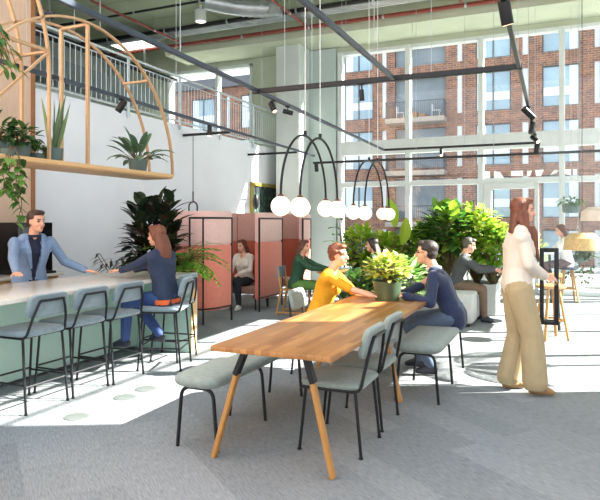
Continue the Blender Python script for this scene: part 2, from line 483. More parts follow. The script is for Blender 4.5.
MB().box(.005, .025, -.94, .54, -.72, .72).build('canvas', botan(), t)

# balustrade on the mezzanine
bal = thing('balustrade', 'pale steel railing with thin vertical bars running along the mezzanine edge', 'railing', (WX + .03, 0, 3.3))
RB0, RB1 = 4.6, 13.35
MB().tube([(0, RB0, .84), (0, RB1, .84)], .022).build('handrail', STEEL, bal)
MB().tube([(0, RB0, .03), (0, RB1, .03)], .018).tube([(0, RB0, .74), (0, RB1, .74)], .01).build('bottom_rail', STEEL, bal)
y = RB0 + .3
while y < RB1:
    MB().box(-.012, .012, y - .024, y + .024, -.12, .84, .003).build('post', STEEL, bal)
    y += 1.42
m = MB(); y = RB0
while y < RB1:
    m.tube([(0, y, .03), (0, y, .74)], .0052, 5); y += .105
m.build('bars', STEEL, bal)['kind'] = 'stuff'

# ceiling services
def pipe(name, label, cat, pts, r, mt, group=None, clips=True):
    t = thing(name, label, cat, (0, 0, 0), 0, group)
    MB().tube(pts, r, 10).build('pipe', mt, t)
    a, b = V(pts[0]), V(pts[-1]); n = int((b - a).length / 1.6)
    if clips:
        for i in range(n):
            p = a.lerp(b, (i + .5) / n)
            dd = (b - a).normalized() * .02
            MB().tube([p, (p.x, p.y, CZ - .0)], .006, 5).tube([p - dd, p + dd], r + .008, 10).build('pipe_hanger', GALV, t)
    return t
pipe('sprinkler_pipe', 'long red sprinkler main along the window side of the ceiling', 'pipe', [(-10.9, 12.15, 5.78), (2.45, 12.15, 5.78)], .045, REDPIPE)
pipe('sprinkler_pipe', 'red branch pipe above the concrete pillar by the windows', 'pipe', [(-5.15, 4, 5.82), (-5.15, 12.1, 5.82)], .028, REDPIPE, None)
pipe('sprinkler_pipe', 'short red branch pipe above the standing woman in white', 'pipe', [(-1.8, 6, 5.82), (-1.8, 12.1, 5.82)], .028, REDPIPE, None)
pipe('sprinkler_pipe', 'red branch pipe above the mezzanine railing', 'pipe', [(-8.4, 8, 5.82), (-8.4, 12.1, 5.82)], .028, REDPIPE, None)
pipe('water_pipe', 'thick black pipe under the concrete ceiling beside pale conduits', 'pipe', [(-10.9, 11.5, 5.93), (2.4, 11.5, 5.93)], .05, BLACK)
pipe('water_pipe', 'thin black pipe highest and nearest on the concrete ceiling', 'pipe', [(-10.9, 10.4, 6.0), (2.4, 10.4, 6.0)], .025, BLACK)
t = thing('conduit_bundle', 'bundle of pale grey conduits running beside the black ceiling pipe', 'conduit', (0, 0, 0))
for k in range(4):
    MB().tube([(-10.9, 11.66 + k * .055, 5.92 - k * .012), (2.4, 11.66 + k * .055, 5.92 - k * .012)], .017, 8).build('conduit', GALV, t)
t = thing('air_duct', 'silver ribbed air duct elbow hanging from the concrete ceiling', 'duct', (0, 0, 0))
c = []
for i in range(26):
    a = i / 25
    c.append((-6.6 + a * 1.3, 10.4 + a * .7 , 5.98 - .12 * math.sin(a * 2.2)))
MB().tube(c, [.17 + .014 * (i % 2) for i in range(26)], 18).build('ribbed_hose', GALV, t)
MB().tube([(-5.4, 11.05, 5.9), (-5.4, 11.05, 5.72)], .2, 20).build('end_collar', GALV, t)
t = thing('ceiling_light', 'white can light hanging from the concrete ceiling', 'ceiling light', (-7.15, 11.05, CZ))
MB().lathe([(.03, 0), (.03, -.1), (.12, -.12), (.125, -.36), (.11, -.365)], n=22).build('housing', mat('white_can', (214, 218, 214), .5), t)
MB().lathe([(.1, -.345), (.1, -.368)], n=22).build('diffuser', emat('warm_lamp', (255, 240, 215), 2), t)
t = thing('ceiling_light', 'bright flat light panel under the mezzanine ceiling', 'ceiling light', (-9.6, 12.0, 5.86))
MB().box(-.62, .62, -.32, .32, 0, .05, .006).build('frame', STEEL, t)
MB().box(-.58, .58, -.28, .28, -.008, .0).build('diffuser', emat('panel_lamp', (255, 250, 240), 3), t)
# services over the mezzanine
t = thing('cable_tray', 'dark cable tray hanging over the mezzanine', 'cable tray', (-9.4, 0, 5.2))
MB().box(-.15, .15, 5, 13.2, 0, .06).build('tray', BLACK, t, 0)
for y in (6, 9, 12): MB().box(-.02, .02, y, y + .03, .06, 1.0).build('hanger', GALV, t, 0)
t = thing('air_duct', 'long dark rectangular duct running over the mezzanine', 'duct', (-10.3, 0, 4.6))
MB().box(-.3, .3, 4, 13.2, 0, .45, .02).build('casing', mat('grey_duct', (118, 130, 130), .6), t)
for y in (6, 11): MB().box(-.02, .02, y, y + .03, .45, 1.6).build('hanger', GALV, t, 0)
t = thing('ceiling_light', 'slim white strip light over the far side of the mezzanine', 'ceiling light', (-10.2, 0, 4.3))
MB().box(-.04, .04, 7, 11, 0, .08).build('housing', STEEL, t, 0)
MB().box(-.03, .03, 7.05, 10.95, -.01, 0).build('diffuser', emat('strip_lamp', (240, 248, 255), 3), t, 0)
for y in (8, 10): MB().box(-.01, .01, y, y + .02, .08, .31).build('hanger', GALV, t, 0)

# ------------------------------------------------------------------ lighting tracks
def track(label, a, b, wires, mt=TRACKM, w=.038, h=.044):
    t = thing('light_track', label, 'light track', (0, 0, 0))
    MB().bar(a, b, w, h, .004).build('rail', mt, t)
    for f in wires:
        p = V(a).lerp(V(b), f); MB().tube([p, (p.x, p.y, CZ)], .0035, 5).build('suspension_wire', GALV, t)
    return t
TZ = 3.0
track('long blue-grey track running from above the oak arch towards the facade', (-3.07, 2.6, TZ), (-3.38, 12.14, TZ), (.2, .45, .7, .95))
track('track hanging over the middle of the long oak table', (-1.6, 2.6, TZ), (-1.6, 6.12, TZ), (.3, .8))
track('track over the standing woman carrying the chain of black spotlights', (-.34, 2.6, TZ), (-.42, 12.2, TZ), (.35, .6, .9), BLACK)
track('black cross track nearest the camera, joining the three long tracks', (-3.25, 6.12, TZ), (-.34, 6.16, TZ), (.25, .7), BLACK, .05, .055)
track('black cross track furthest along, joining the two outer tracks', (-3.38, 12.15, TZ), (-.42, 12.2, TZ), (.2, .55), BLACK, .04, .045)
track('lowest black track, parallel to the glass facade under the pale transom', (-4.62, 11.3, 2.7), (2.4, 11.3, 2.7), (.1, .3, .5, .7), BLACK, .04, .045)
track('blue-grey track running past the oak arch close to the white wall', (-4.76, 3.2, TZ), (-5.12, 12.6, TZ), (.12, .4, .7, .95))
def spot_at(label, p, dirv, r=.035, ln=.15, lit=False, drop=.07):
    p = V(p); dv = V(dirv).normalized()
    t = thing('track_spotlight', label, 'spotlight', p, 0, None)
    c = V((0, 0, -drop - r))
    MB().tube([(0, 0, -.02), (0, 0, -drop)], .009, 8).box(-.03, .03, -.014, .014, -.04, -.022, .003).build('bracket', BLACK, t)
    a = c - dv * ln * .5; b = c + dv * ln * .5
    MB().tube([a, a + dv * .006, b - dv * .004, b], [r * .85, r, r, r * .96], 18).build('housing', BLACK, t)
    if lit: MB().tube([b - dv * .004, b + dv * .002], r * .8, 16).build('lamp', emat('spot_lamp', (255, 205, 150), 4), t)
spot_at('large black spotlight on the outer track, nearest the camera', (-.345, 4.3, TZ), (.15, .35, -1), .042, .17, True, .03)
spot_at('slim black spotlight angled out, at the middle of the outer track', (-.38, 8.2, TZ), (.75, .3, -.8), .04, .2)
spot_at('black spotlight just beyond the angled one on the outer track', (-.39, 9.5, TZ), (-.2, -.2, -1), .04, .18)
spot_at('lit black spotlight second from the far end of the outer track', (-.40, 10.8, TZ), (.6, -.6, -.6), .04, .18, True)
spot_at('black spotlight at the far end of the outer track', (-.41, 12.0, TZ), (-.1, -.2, -1), .05, .24)
spot_at('black spotlight hanging beside the oak arch posts', (-4.84, 5.75, TZ), (-.5, -.25, -.9), .04, .16)
spot_at('lit spotlight hanging at the foot of the oak arch', (-4.92, 7.85, TZ), (.1, -.2, -1), .035, .17, True)
spot_at('lit spotlight on the long track, left of the concrete pillar', (-3.21, 6.55, TZ), (.45, -.1, -.8), .034, .13, True)
spot_at('stubby black spotlight on the long track beside the lit one', (-3.19, 6.95, TZ), (.9, .5, -.25), .03, .13)
spot_at('black spotlight seen against the left windows, on the near cross track', (-1.95, 6.14, TZ), (.05, .1, -1), .026, .12, False, .12)
spot_at('small lit spotlight near the centre of the far cross track', (-2.2, 12.17, TZ), (.1, -.5, -.8), .035, .15, True)
spot_at('small black spotlight on the lowest track beside the concrete pillar', (-4.55, 11.3, 2.7), (.1, 0, -1), .04, .18, False, .05)
spot_at('black spotlight on top section of the track near the arch crown', (-4.68, 4.45, TZ + .62), (1, .5, -.1), .035, .16, False, .03)
# short wall arms with hanging horseshoe and oval lamps
def arm(label, y, z, x1, cx, shade):
    t = thing('wall_lamp', label, 'lamp', (WX, y, z))
    MB().bar((0, 0, 0), (x1, 0, 0), .03, .045, .004).build('arm', BLACK, t)
    zz = 1.74 - z if shade == 'u' else 1.95 - z
    MB().tube([(cx, 0, 0), (cx, 0, zz + .13)], .007, 6).tube([(cx, 0, zz + .13), (cx, 0, zz + .32)], .014, 8).build('cable', BLACK, t)
    if shade == 'u':
        MB().tube([(cx - .09, 0, zz - .12)] + arc((cx, 0, zz + .04), .09, 180, 0, 10, 'XZ') + [(cx + .09, 0, zz - .12)], .014, 8).build('horseshoe', BLACK, t)
    else:
        MB().ell((cx, 0, zz), (.07, .07, .17)).build('shade', BLACK, t)
arm('black wall arm with a horseshoe lamp hanging over the nearest pink booth', 9.3, 3.1, 1.0, .22, 'u')
arm('black wall arm with an oval black lamp hanging in front of the gilt picture', 11.8, 3.0, 1.2, .2, 'o')

# ------------------------------------------------------------------ pendants
def pendant(label, x, y0, y1, z, ztop):
    t = thing('arch_pendant', label, 'pendant lamp', (x, (y0 + y1) / 2, z), 0, 'arched globe pendants')
    h = (y1 - y0) / 2
    MB().tube(arc((0, 0, .1), h, 180, 0, 32, 'YZ', ztop - z - .1), .013, 8).build('arch', BLACK, t)
    MB().tube([(0, 0, ztop - z), (0, 0, ztop - z + .05)], .018, 10).build('cable_grip', BLACK, t)
    MB().tube([(0, 0, ztop - z + .05), (0, 0, CZ - z)], .004, 6).build('cable', mat('white_cable', (235, 235, 235), .6), t)
    for s in (-1, 1):
        g = MB().ell((0, s * h, 0), .098, seg=28).build('globe', GLOBE, t, 180)
        MB().lathe([(.012, .12), (.03, .105), (.034, .088)], (0, s * h, 0), 16).build('globe_cap', mat('copper_cap', (120, 84, 66), .4, .6), g)
pendant('tallest and nearest arched pendant, left of the first pair', -2.50, 5.28, 6.5, 1.655, 2.42)
pendant('second arched pendant of the first pair, right of the nearest one', -2.33, 5.36, 6.42, 1.645, 2.38)
pendant('arched pendant of the far pair, its left one', -2.58, 7.75, 9.2, 1.63, 2.4)
pendant('last and smallest arched pendant, right one of the far pair', -2.45, 7.85, 9.1, 1.62, 2.38)
# ------------------------------------------------------------------ long table
TX0, TX1, TY0, TY1, TZ0 = -1.95, -1.16, 3.12, 5.95, .75
t = thing('dining_table', 'long oiled oak table on splayed oak and black legs, yellow-topped woman at it', 'table', ((TX0 + TX1) / 2, (TY0 + TY1) / 2, 0))
cx, cy = t.location.x, t.location.y
hw, hl = (TX1 - TX0) / 2, (TY1 - TY0) / 2
MB().box(-hw, hw, -hl, hl, TZ0 - .032, TZ0, .004).build('tabletop', OAK, t)
for k, y in enumerate((-hl + .17, .37)):
    fr = MB()
    fr.bar((-.24, y, .7), (.16, y, .7), .05, .032, .004)
    for s in (-1, 1): fr.bar((s * .2 - .04, y, .712), (s * .262 - .05, y, .545), .055, .035, .004)
    fr.build('trestle_frame', BLACK, t)
    for s in (-1, 1):
        MB().bar((s * .25 - .05, y, .575), (s * .405 - .07, y, .0), .045, .032, .006).build('leg', OAKLEG, t)

# potted plants -------------------------------------------------------------
def pot(t, r, h, mt, soil=True, band=False):
    MB().lathe([(r * .78, 0), (r * .82, .01), (r * .97, h * .9), (r, h), (r * .93, h), (r * .9, h * .88)], n=28).build('pot', mt, t)
    if soil: MB().lathe([(r * .9, h * .86), (r * .3, h * .89), (.002, h * .9)], n=20, cap=False).build('soil', SOIL, t)
def bush(m, st, c, rad, n, ln, w, base, up=.3, shape='oval', droop=.5, rnd=random):
    for i in range(n):
        a = rnd.uniform(0, 2 * PI); u = rnd.uniform(-.5, 1); q = math.sqrt(max(0, 1 - u * u)); k = rnd.uniform(.55, 1)
        dv = V((q * math.cos(a), q * math.sin(a), u))
        p = V(c) + V((dv.x * rad[0], dv.y * rad[1], dv.z * rad[2])) * k
        d = V((dv.x + rnd.uniform(-.5, .5), dv.y + rnd.uniform(-.5, .5), dv.z * .5 + up + rnd.uniform(-.3, .3)))
        l = ln * rnd.uniform(.65, 1.15)
        m.leaf(p, d, l, w * rnd.uniform(.75, 1.15), droop, .2, 4, shape)
        if st is not None and i % 4 == 0:
            b = V(base) + V((rnd.uniform(-.03, .03), rnd.uniform(-.03, .03), 0))
            mid = b.lerp(p, .5) + V((0, 0, .04))
            st.tube([b, mid, p], [.006, .005, .003], 5)
# table plant
t = thing('potted_plant', 'variegated yellow-green bushy plant in an olive pot on the long table', 'plant', (-1.53, 5.62, TZ0))
pot(t, .142, .185, POTK)
m, st = MB(), MB(); random.seed(3)
bush(m, st, (0, 0, .28), (.2, .2, .15), 330, .085, .05, (0, 0, .16), .35)
m.build('foliage', leafmat('variegated_leaf', (96, 140, 44), (190, 204, 84), (240, 236, 160), .5), t, 0); st.build('stems', BARK, t)

# upholstered chair ----------------------------------------------------------
def pad(m, x0, x1, y0, y1, z0, z1, r=.02, M=None, corner=.07):
    poly = rounded([(x0, y0, 0), (x1, y0, 0), (x1, y1, 0), (x0, y1, 0)], corner, 5, True)
    cxx, cyy = (x0 + x1) / 2, (y0 + y1) / 2
    hx, hy = (x1 - x0) / 2, (y1 - y0) / 2
    rr = []
    for z, k in ((z0, r), (z0 + r * .4, r * .3), (z0 + r, 0), (z1 - r, 0), (z1 - r * .4, r * .3), (z1, r)):
        rr.append([V((cxx + (p.x - cxx) * (1 - k / hx), cyy + (p.y - cyy) * (1 - k / hy), z)) for p in poly])
    if M is not None: rr = [[M @ p for p in q] for q in rr]
    m.rings(rr)
def make_chair(name, label, cat, seat_h, back_top, fab, group=None, foot=False, legr=.011, back_h=.2):
    """faces +x; origin on the floor under the seat centre"""
    t = thing(name, label, cat, (0, 0, 0), 0, group)
    m = MB(); pad(m, -.22, .22, -.225, .225, seat_h - .045, seat_h, .02, None, .09); m.build('seat', fab, t)
    lean = math.radians(14)
    bz = back_top - back_h / 2
    M = Matrix.Translation((-.235, 0, bz)) @ Matrix.Rotation(-lean, 4, 'Y')
    # backrest pad lies in the yz plane, bowed slightly
    g = []
    n = 12
    outline = rounded([(-.21, -back_h / 2, 0), (.21, -back_h / 2, 0), (.19, back_h / 2, 0), (-.19, back_h / 2, 0)], .06, 5, True)
    m = MB(); rr = []
    for th, k in ((-.022, .9), (-.018, .97), (-.008, 1), (.008, 1), (.018, .97), (.022, .9)):
        rr.append([M @ V((th + .35 * q.x * q.x, q.x * k, q.y * k)) for q in outline])
    m.rings(rr); m.build('backrest', fab, t)
    spread = .05 if foot else .03
    # rear frames: from front seat corner back to the rear leg, rising to the backrest
    fr = MB()
    for s in (-1, 1):
        y = s * .2
        top = M @ V((-.03 + .35 * .0144, s * .12, .05)); low = M @ V((-.03, s * .17, -back_h / 2 + .02))
        fr.tube(rounded([(.2, y, seat_h - .055), (-.2, y, seat_h - .055), tuple(low), tuple(top)], .05), legr, 8)
    fr.tube([tuple(M @ V((-.028, -.12, .05))), tuple(M @ V((-.028, .12, .05)))], legr, 8)
    fr.build('back_frame', BLACK, t)
    f2 = MB()
    for s in (-1, 1): f2.tube([(.14, -.2, seat_h - .056), (.14, .2, seat_h - .056)], legr * .9, 8) if s > 0 else f2.tube([(-.14, -.2, seat_h - .056), (-.14, .2, seat_h - .056)], legr * .9, 8)
    f2.build('seat_frame', BLACK, t)
    feet = []
    for sx in (-1, 1):
        for s in (-1, 1):
            a = (sx * .17, s * .2, seat_h - .055); b = (sx * (.2 + spread * .4), s * (.2 + spread * .3), .006)
            MB().tube([a, b], [legr, legr * .95], 8).lathe([(legr * 1.3, 0), (legr * 1.3, .012)], (b[0], b[1], 0), 10).build('leg', BLACK, t)
    if foot:
        z = .24; k = 1 - z / (seat_h - .05)
        x = .17 + (.05 * k + .0) ; y = .2 + .02 * k
        MB().tube([(x, -y, z), (x, y, z)], legr * .85, 8).tube([(-x, -y, z - .03), (-x, y, z - .03)], legr * .85, 8).tube([(-x, -y, z - .015), (x, -y, z - .015)], legr * .85, 8).tube([(-x, y, z - .015), (x, y, z - .015)], legr * .85, 8).build('footrest', BLACK, t)
    return t
ch = make_chair('dining_chair', 'grey-green felt chair tucked under the near right side of the long table, nearest camera', 'chair', .47, .82, FELT, 'felt chairs at the long oak table')
ch.location = (-1.37, 3.84, 0); ch.rotation_euler = (0, 0, PI)
dup(ch, (-1.38, 4.38, 0), PI - .02, 'grey-green felt chair between the nearest chair and the bench at the long table')
dup(ch, (-2.24, 5.62, 0), .06, 'grey-green felt chair the woman in the yellow top sits on')

# stools / benches ------------------------------------------------------------
def bench(label, x, y0, y1, w):
    t = thing('bench', label, 'bench', (x, (y0 + y1) / 2, 0), 0, 'felt benches at the long oak table')
    h = (y1 - y0) / 2
    m = MB(); pad(m, -w / 2 - .03, w / 2 + .03, -h - .05, h + .05, .415, .49, .03, None, .12); m.build('seat', FELT, t)
    for y in (-h + .02, 0, h - .02):
        MB().tube(rounded([(-w / 2 - .005, y, .0), (-w / 2 + .03, y, .405), (w / 2 - .03, y, .405), (w / 2 + .005, y, .0)], .07, 6), .0125, 8).build('leg_frame', BLACK, t)
    return t
bench('felt bench along the empty left side of the long table, nearest camera', -2.2, 3.34, 4.76, .30)
bench('felt bench carrying the man in the navy jacket', -1.1, 4.95, 6.34, .35)

# ------------------------------------------------------------------ bar counter
t = thing('bar_counter', 'long pale stone-topped bar counter with mint front and mint end panel', 'counter', (-4.35, 4.1, 0))
MB().box(-.5, .48, -2.6, 1.8, .87, .91, .004).build('worktop', STONE, t)
MB().box(-.42, -.3, -2.6, 1.7, .03, .87).build('front_panel', MINT, t)
MB().box(-.5, -.42, -2.6, 1.7, 0, .87).build('inner_panel', OAKPALE, t)
e = MB().box(-.5, .47, 1.7, 1.8, 0, .87, .002).build('end_panel', MINT, t)
MB().box(.468, .478, 1.698, 1.802, 0, .905).build('edge_strip', OAKPALE, e)
# bar chairs
bc = make_chair('bar_chair', 'blue-grey bar chair nearest the camera, cut off by the picture edge', 'bar chair', .64, .93, FELTB, 'blue-grey bar chairs at the counter', True, .0105, .19)
bc.location = (-4.02, 3.63, 0); bc.rotation_euler = (0, 0, PI)
dup(bc, (-4.02, 4.12, 0), PI, 'blue-grey bar chair second from the camera, empty')
dup(bc, (-4.0, 4.6, 0), PI, 'blue-grey bar chair third from the camera, empty, next to the woman in navy')
dup(bc, (-3.78, 5.17, 0), PI + .35, 'blue-grey bar chair the auburn-haired woman in navy sits on')
dup(bc, (-3.98, 5.52, 0), PI + .1, 'blue-grey bar chair furthest away, by the counter end panel')

for y in (3.55, 4.11, 4.39):  # flat dark discs laid down as the pendant globes' shadows
    t = tag(MB().lathe([(.095, 0), (.095, .004), (.08, .006), (.002, .006)], n=28, cap=False).build('globe_shadow', mat('globe_shadow_grey', (96, 102, 100), .6, .1), None), {3.55: 'round grey globe shadow disc nearest the camera beside the bar chairs', 4.11: 'round grey globe shadow disc in the middle of the row by the bar chairs', 4.39: 'round grey globe shadow disc furthest along, near the navy woman'}[y], 'shadow disc', 'round shadow discs on the floor')
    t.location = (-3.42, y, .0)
# back counter with machine
t = thing('back_cabinet', 'low oak-fronted cabinet with pale top behind the man in the blue blazer', 'cabinet', (-5.99, 4.2, 0))
MB().box(-.26, .26, -2, 1.45, 0, .84, .003).build('body', woodmat('cabinet_oak', (204, 166, 120), (190, 150, 104), (160, 120, 80), 'Z', .12, 2, .5), t)
MB().box(-.27, .3, -2, 1.5, .84, .875, .003).build('worktop', STONE, t)
for k in range(4):
    dd = MB().box(.26, .275, -1.96 + k * .85, -1.13 + k * .85, .06, .82, .002).build('door', woodmat('cabinet_oak', (204, 166, 120), (190, 150, 104), (160, 120, 80), 'Z', .12, 2, .5), t)
    MB().box(.275, .29, -1.2 + k * .85, -1.185 + k * .85, .5, .65).build('handle', BLACK, dd)
t = thing('coffee_machine', 'tall black coffee machine on the back cabinet behind the standing man', 'coffee machine', (-6.0, 5.2, .875))
MB().box(-.24, .2, -.1, .42, 0, .62, .012).build('body', BLACKGL, t)
MB().box(.2, .206, -.04, .2, .4, .56, .003).build('screen', mat('grey_screen', (60, 66, 72), .2), t)
MB().box(.16, .3, -.02, .38, .0, .03, .004).build('drip_tray', BLACK, t)
MB().tube([(.22, .12, .3), (.22, .12, .22)], .02, 12).build('spout', GALV, t)
t = thing('coffee_machine', 'wide black coffee machine further left on the back cabinet', 'coffee machine', (-6.0, 4.25, .875))
MB().box(-.24, .2, -.42, .46, 0, .5, .012).box(-.2, .16, -.38, .42, .5, .54, .01).build('body', BLACKGL, t)
MB().box(.2, .206, -.3, .3, .3, .42, .003).build('screen', mat('grey_screen', (60, 66, 72), .2), t)
MB().box(.16, .32, -.36, .4, .0, .035, .004).build('drip_tray', BLACK, t)
for y in (-.2, .2): MB().tube([(.23, y, .22), (.23, y, .14)], .02, 12).tube([(.22, y, .2), (.36, y, .19)], .012, 8).build('portafilter', GALV, t)

# ------------------------------------------------------------------ arch shelf
XF, XB, SZ = -4.4, -4.75, 2.07
t = thing('arch_shelf', 'hanging oak shelf screen with big double semicircle arches over the bar', 'shelf', (0, 0, 0))
MB().box(XB - .04, XF + .03, 1.5, 6.12, SZ - .045, SZ, .004).build('shelf_board', BRASSWOOD, t)
MB().box(XF + .03, XF + .05, 1.5, 6.12, SZ - .03, SZ + .012, .002).build('front_lip', OAKPALE, t)
def strip(pts, w=.03, h=.022):
    m = MB()
    pts = [V(p) for p in pts]; rr = []
    for i, p in enumerate(pts):
        tt = (pts[min(i + 1, len(pts) - 1)] - pts[max(i - 1, 0)]).normalized()
        u = V((1, 0, 0)); w2 = tt.cross(u).normalized()
        rr.append([p + u * w / 2 + w2 * h / 2, p - u * w / 2 + w2 * h / 2, p - u * w / 2 - w2 * h / 2, p + u * w / 2 - w2 * h / 2])
    m.rings(rr); return m
for x in (XF, XB):
    strip(arc((x, 4.72, SZ), 1.45, 0, 180, 60)).build('arch', BRASSWOOD, t)
    big = [(x, 4.22, SZ + .0), (x, 4.22, 2.9)] + [(x, 2.62 + 1.6 * math.cos(a), 2.9 + 1.6 * math.sin(a)) for a in [i * PI / 48 for i in range(1, 49)]] + [(x, 1.02, SZ)]
    strip(big).build('arch', BRASSWOOD, t)
    MB().bar((x, 4.72, SZ), (x, 4.72, 3.5), .03, .03).build('post', BRASSWOOD, t)
    MB().bar((x, 4.22, 3.1), (x, 2.0, 3.11), .022, .03).build('rail', BRASSWOOD, t)
    MB().bar((x, 4.2, 3.08), (x, 3.2, 2.12), .022, .022).build('brace', BRASSWOOD, t)
for y, z in ((4.72, 3.5), (5.69, 3.14), (4.22, 3.1), (3.7, 3.11), (3.72, 3.12)):
    MB().bar((XB, y, z), (XF, y, z), .035, .022).build('spacer', BRASSWOOD, t)
for x, y, z in ((XF, 4.9, 3.5), (XB, 4.9, 3.5), (XF, 2.9, 4.48), (XB, 2.9, 4.48)): MB().tube([(x, y, z), (x, y, CZ)], .003, 5).build('suspension_wire', GALV, t)

# plants on the shelf
random.seed(11)
def shelf_pos(px, off=.0):
    x = -4.57 + off
    k = (px - 300) / 600
    d = x / (FX + k * RX)
    return (x, d * (FY + k * RY), SZ + .0)
t = thing('potted_plant', 'upright snake plant in a ribbed sage pot on the hanging shelf', 'plant', shelf_pos(53))
pot(t, .1, .15, POTG)
m = MB()
for i in range(15):
    a = random.uniform(0, 2 * PI); r = random.uniform(0, .05)
    m.leaf((r * math.cos(a), r * math.sin(a), .12), (math.cos(a) * random.uniform(.04, .32), math.sin(a) * random.uniform(.04, .32), 1), random.uniform(.3, .62), .05, -.05, .35, 6, 'sword', V((math.sin(a), -math.cos(a), .01)))
m.build('leaves', L_SNAKE, t, 0)
t = thing('potted_plant', 'broad-leaved plant in a sage pot at the right end of the hanging shelf', 'plant', shelf_pos(138))
pot(t, .115, .165, POTG)
m, st = MB(), MB()
for i in range(34):
    a = random.uniform(0, 2 * PI); e = random.uniform(.05, 1.3)
    b = V((math.cos(a) * .02, math.sin(a) * .02, .15)); dv = V((math.cos(a) * math.cos(e), math.sin(a) * math.cos(e), math.sin(e)))
    p = b + dv * random.uniform(.08, .2); st.tube([b, p], .004, 5)
    m.leaf(p, dv + V((0, 0, .2)), random.uniform(.18, .27), .085, random.uniform(.5, 1.4), .25, 6)
m.build('leaves', leafmat('aglaonema_leaf', (62, 92, 72), (96, 128, 100), (126, 156, 112), .3), t, 0); st.build('stems', BARK, t)
t = thing('potted_plant', 'low fluffy moss-green plant in a small pot between shelf plants', 'plant', shelf_pos(36))
pot(t, .075, .08, POTG)
m = MB()
for i in range(500):
    a = random.uniform(0, 2 * PI); u = random.uniform(-.25, 1); q = math.sqrt(1 - u * u)
    p = V((q * math.cos(a) * .1, q * math.sin(a) * .1, .11 + u * .09)) * random.uniform(.7, 1)
    m.leaf(p, V((q * math.cos(a), q * math.sin(a), u + .2)), .03, .014, .3, .1, 2)
m.build('foliage', L_MID, t, 0)
t = thing('potted_plant', 'full leafy plant in a sage pot near the left end of the shelf', 'plant', shelf_pos(20))
pot(t, .1, .15, POTG)
m, st = MB(), MB()
bush(m, st, (0, 0, .2), (.15, .15, .12), 70, .1, .07, (0, 0, .14), .1, 'heart', .9)
m.build('foliage', L_DEEP, t, 0); st.build('stems', BARK, t)
t = thing('potted_plant', 'dark bushy plant at the cut left edge of the hanging shelf', 'plant', shelf_pos(-2))
pot(t, .1, .14, POTG)
m, st = MB(), MB()
bush(m, st, (0, 0, .2), (.17, .17, .14), 80, .11, .07, (0, 0, .14), .1, 'heart', .9)
m.build('foliage', L_DEEP, t, 0); st.build('stems', BARK, t)
# trailing vines from the shelf
t = thing('trailing_vine', 'heart-leaved vine trailing down in front of the plywood wall from the shelf edge', 'plant', shelf_pos(8, .2))
pot(t, .06, .06, POTG)
m, st = MB(), MB()
for i in range(6):
    x, y = random.uniform(-.02, .06), random.uniform(-.14, -.03); ln = random.uniform(.25, .62)
    pts = [(0, 0, .05), (.1, y * .5, .07), (.13 + x, y, -.04)]
    for k in range(1, 9): pts.append((.13 + x + .015 * math.sin(k * 1.3 + i), y + .02 * math.sin(k + i * 2), -.04 - ln * k / 8))
    st.tube(pts, .0035, 5)
    for k in range(2, len(pts)):
        a = random.uniform(0, 2 * PI)
        m.leaf(pts[k], (math.cos(a), math.sin(a), -.3), random.uniform(.08, .115), random.uniform(.065, .09), .9, .15, 4, 'heart')
m.build('leaves', L_MID, t, 0); st.build('stems', BARK, t)
t = thing('trailing_vine', 'pointed-leaved plant hanging on the arch rail at the upper left', 'plant', (-4.5, 3.5, 3.12))
pot(t, .08, .09, POTG)
m, st = MB(), MB()
for i in range(12):
    a = random.uniform(-.3, 1.9); ln = random.uniform(.2, .45)
    pts = [(0, 0, .08)]
    for k in range(1, 7):
        s = k / 6; pts.append((math.cos(a) * ln * s * .7, math.sin(a) * ln * s, .08 + .14 * math.sin(s * 2.6) - .42 * s * s))
    st.tube(pts, .0035, 5)
    for k in range(1, 7):
        b = a + random.uniform(-1, 1)
        m.leaf(pts[k], (math.cos(b), math.sin(b), -.2), random.uniform(.1, .15), .04, 1.1, .2, 5)
m.build('leaves', L_MID, t, 0); st.build('stems', BARK, t)
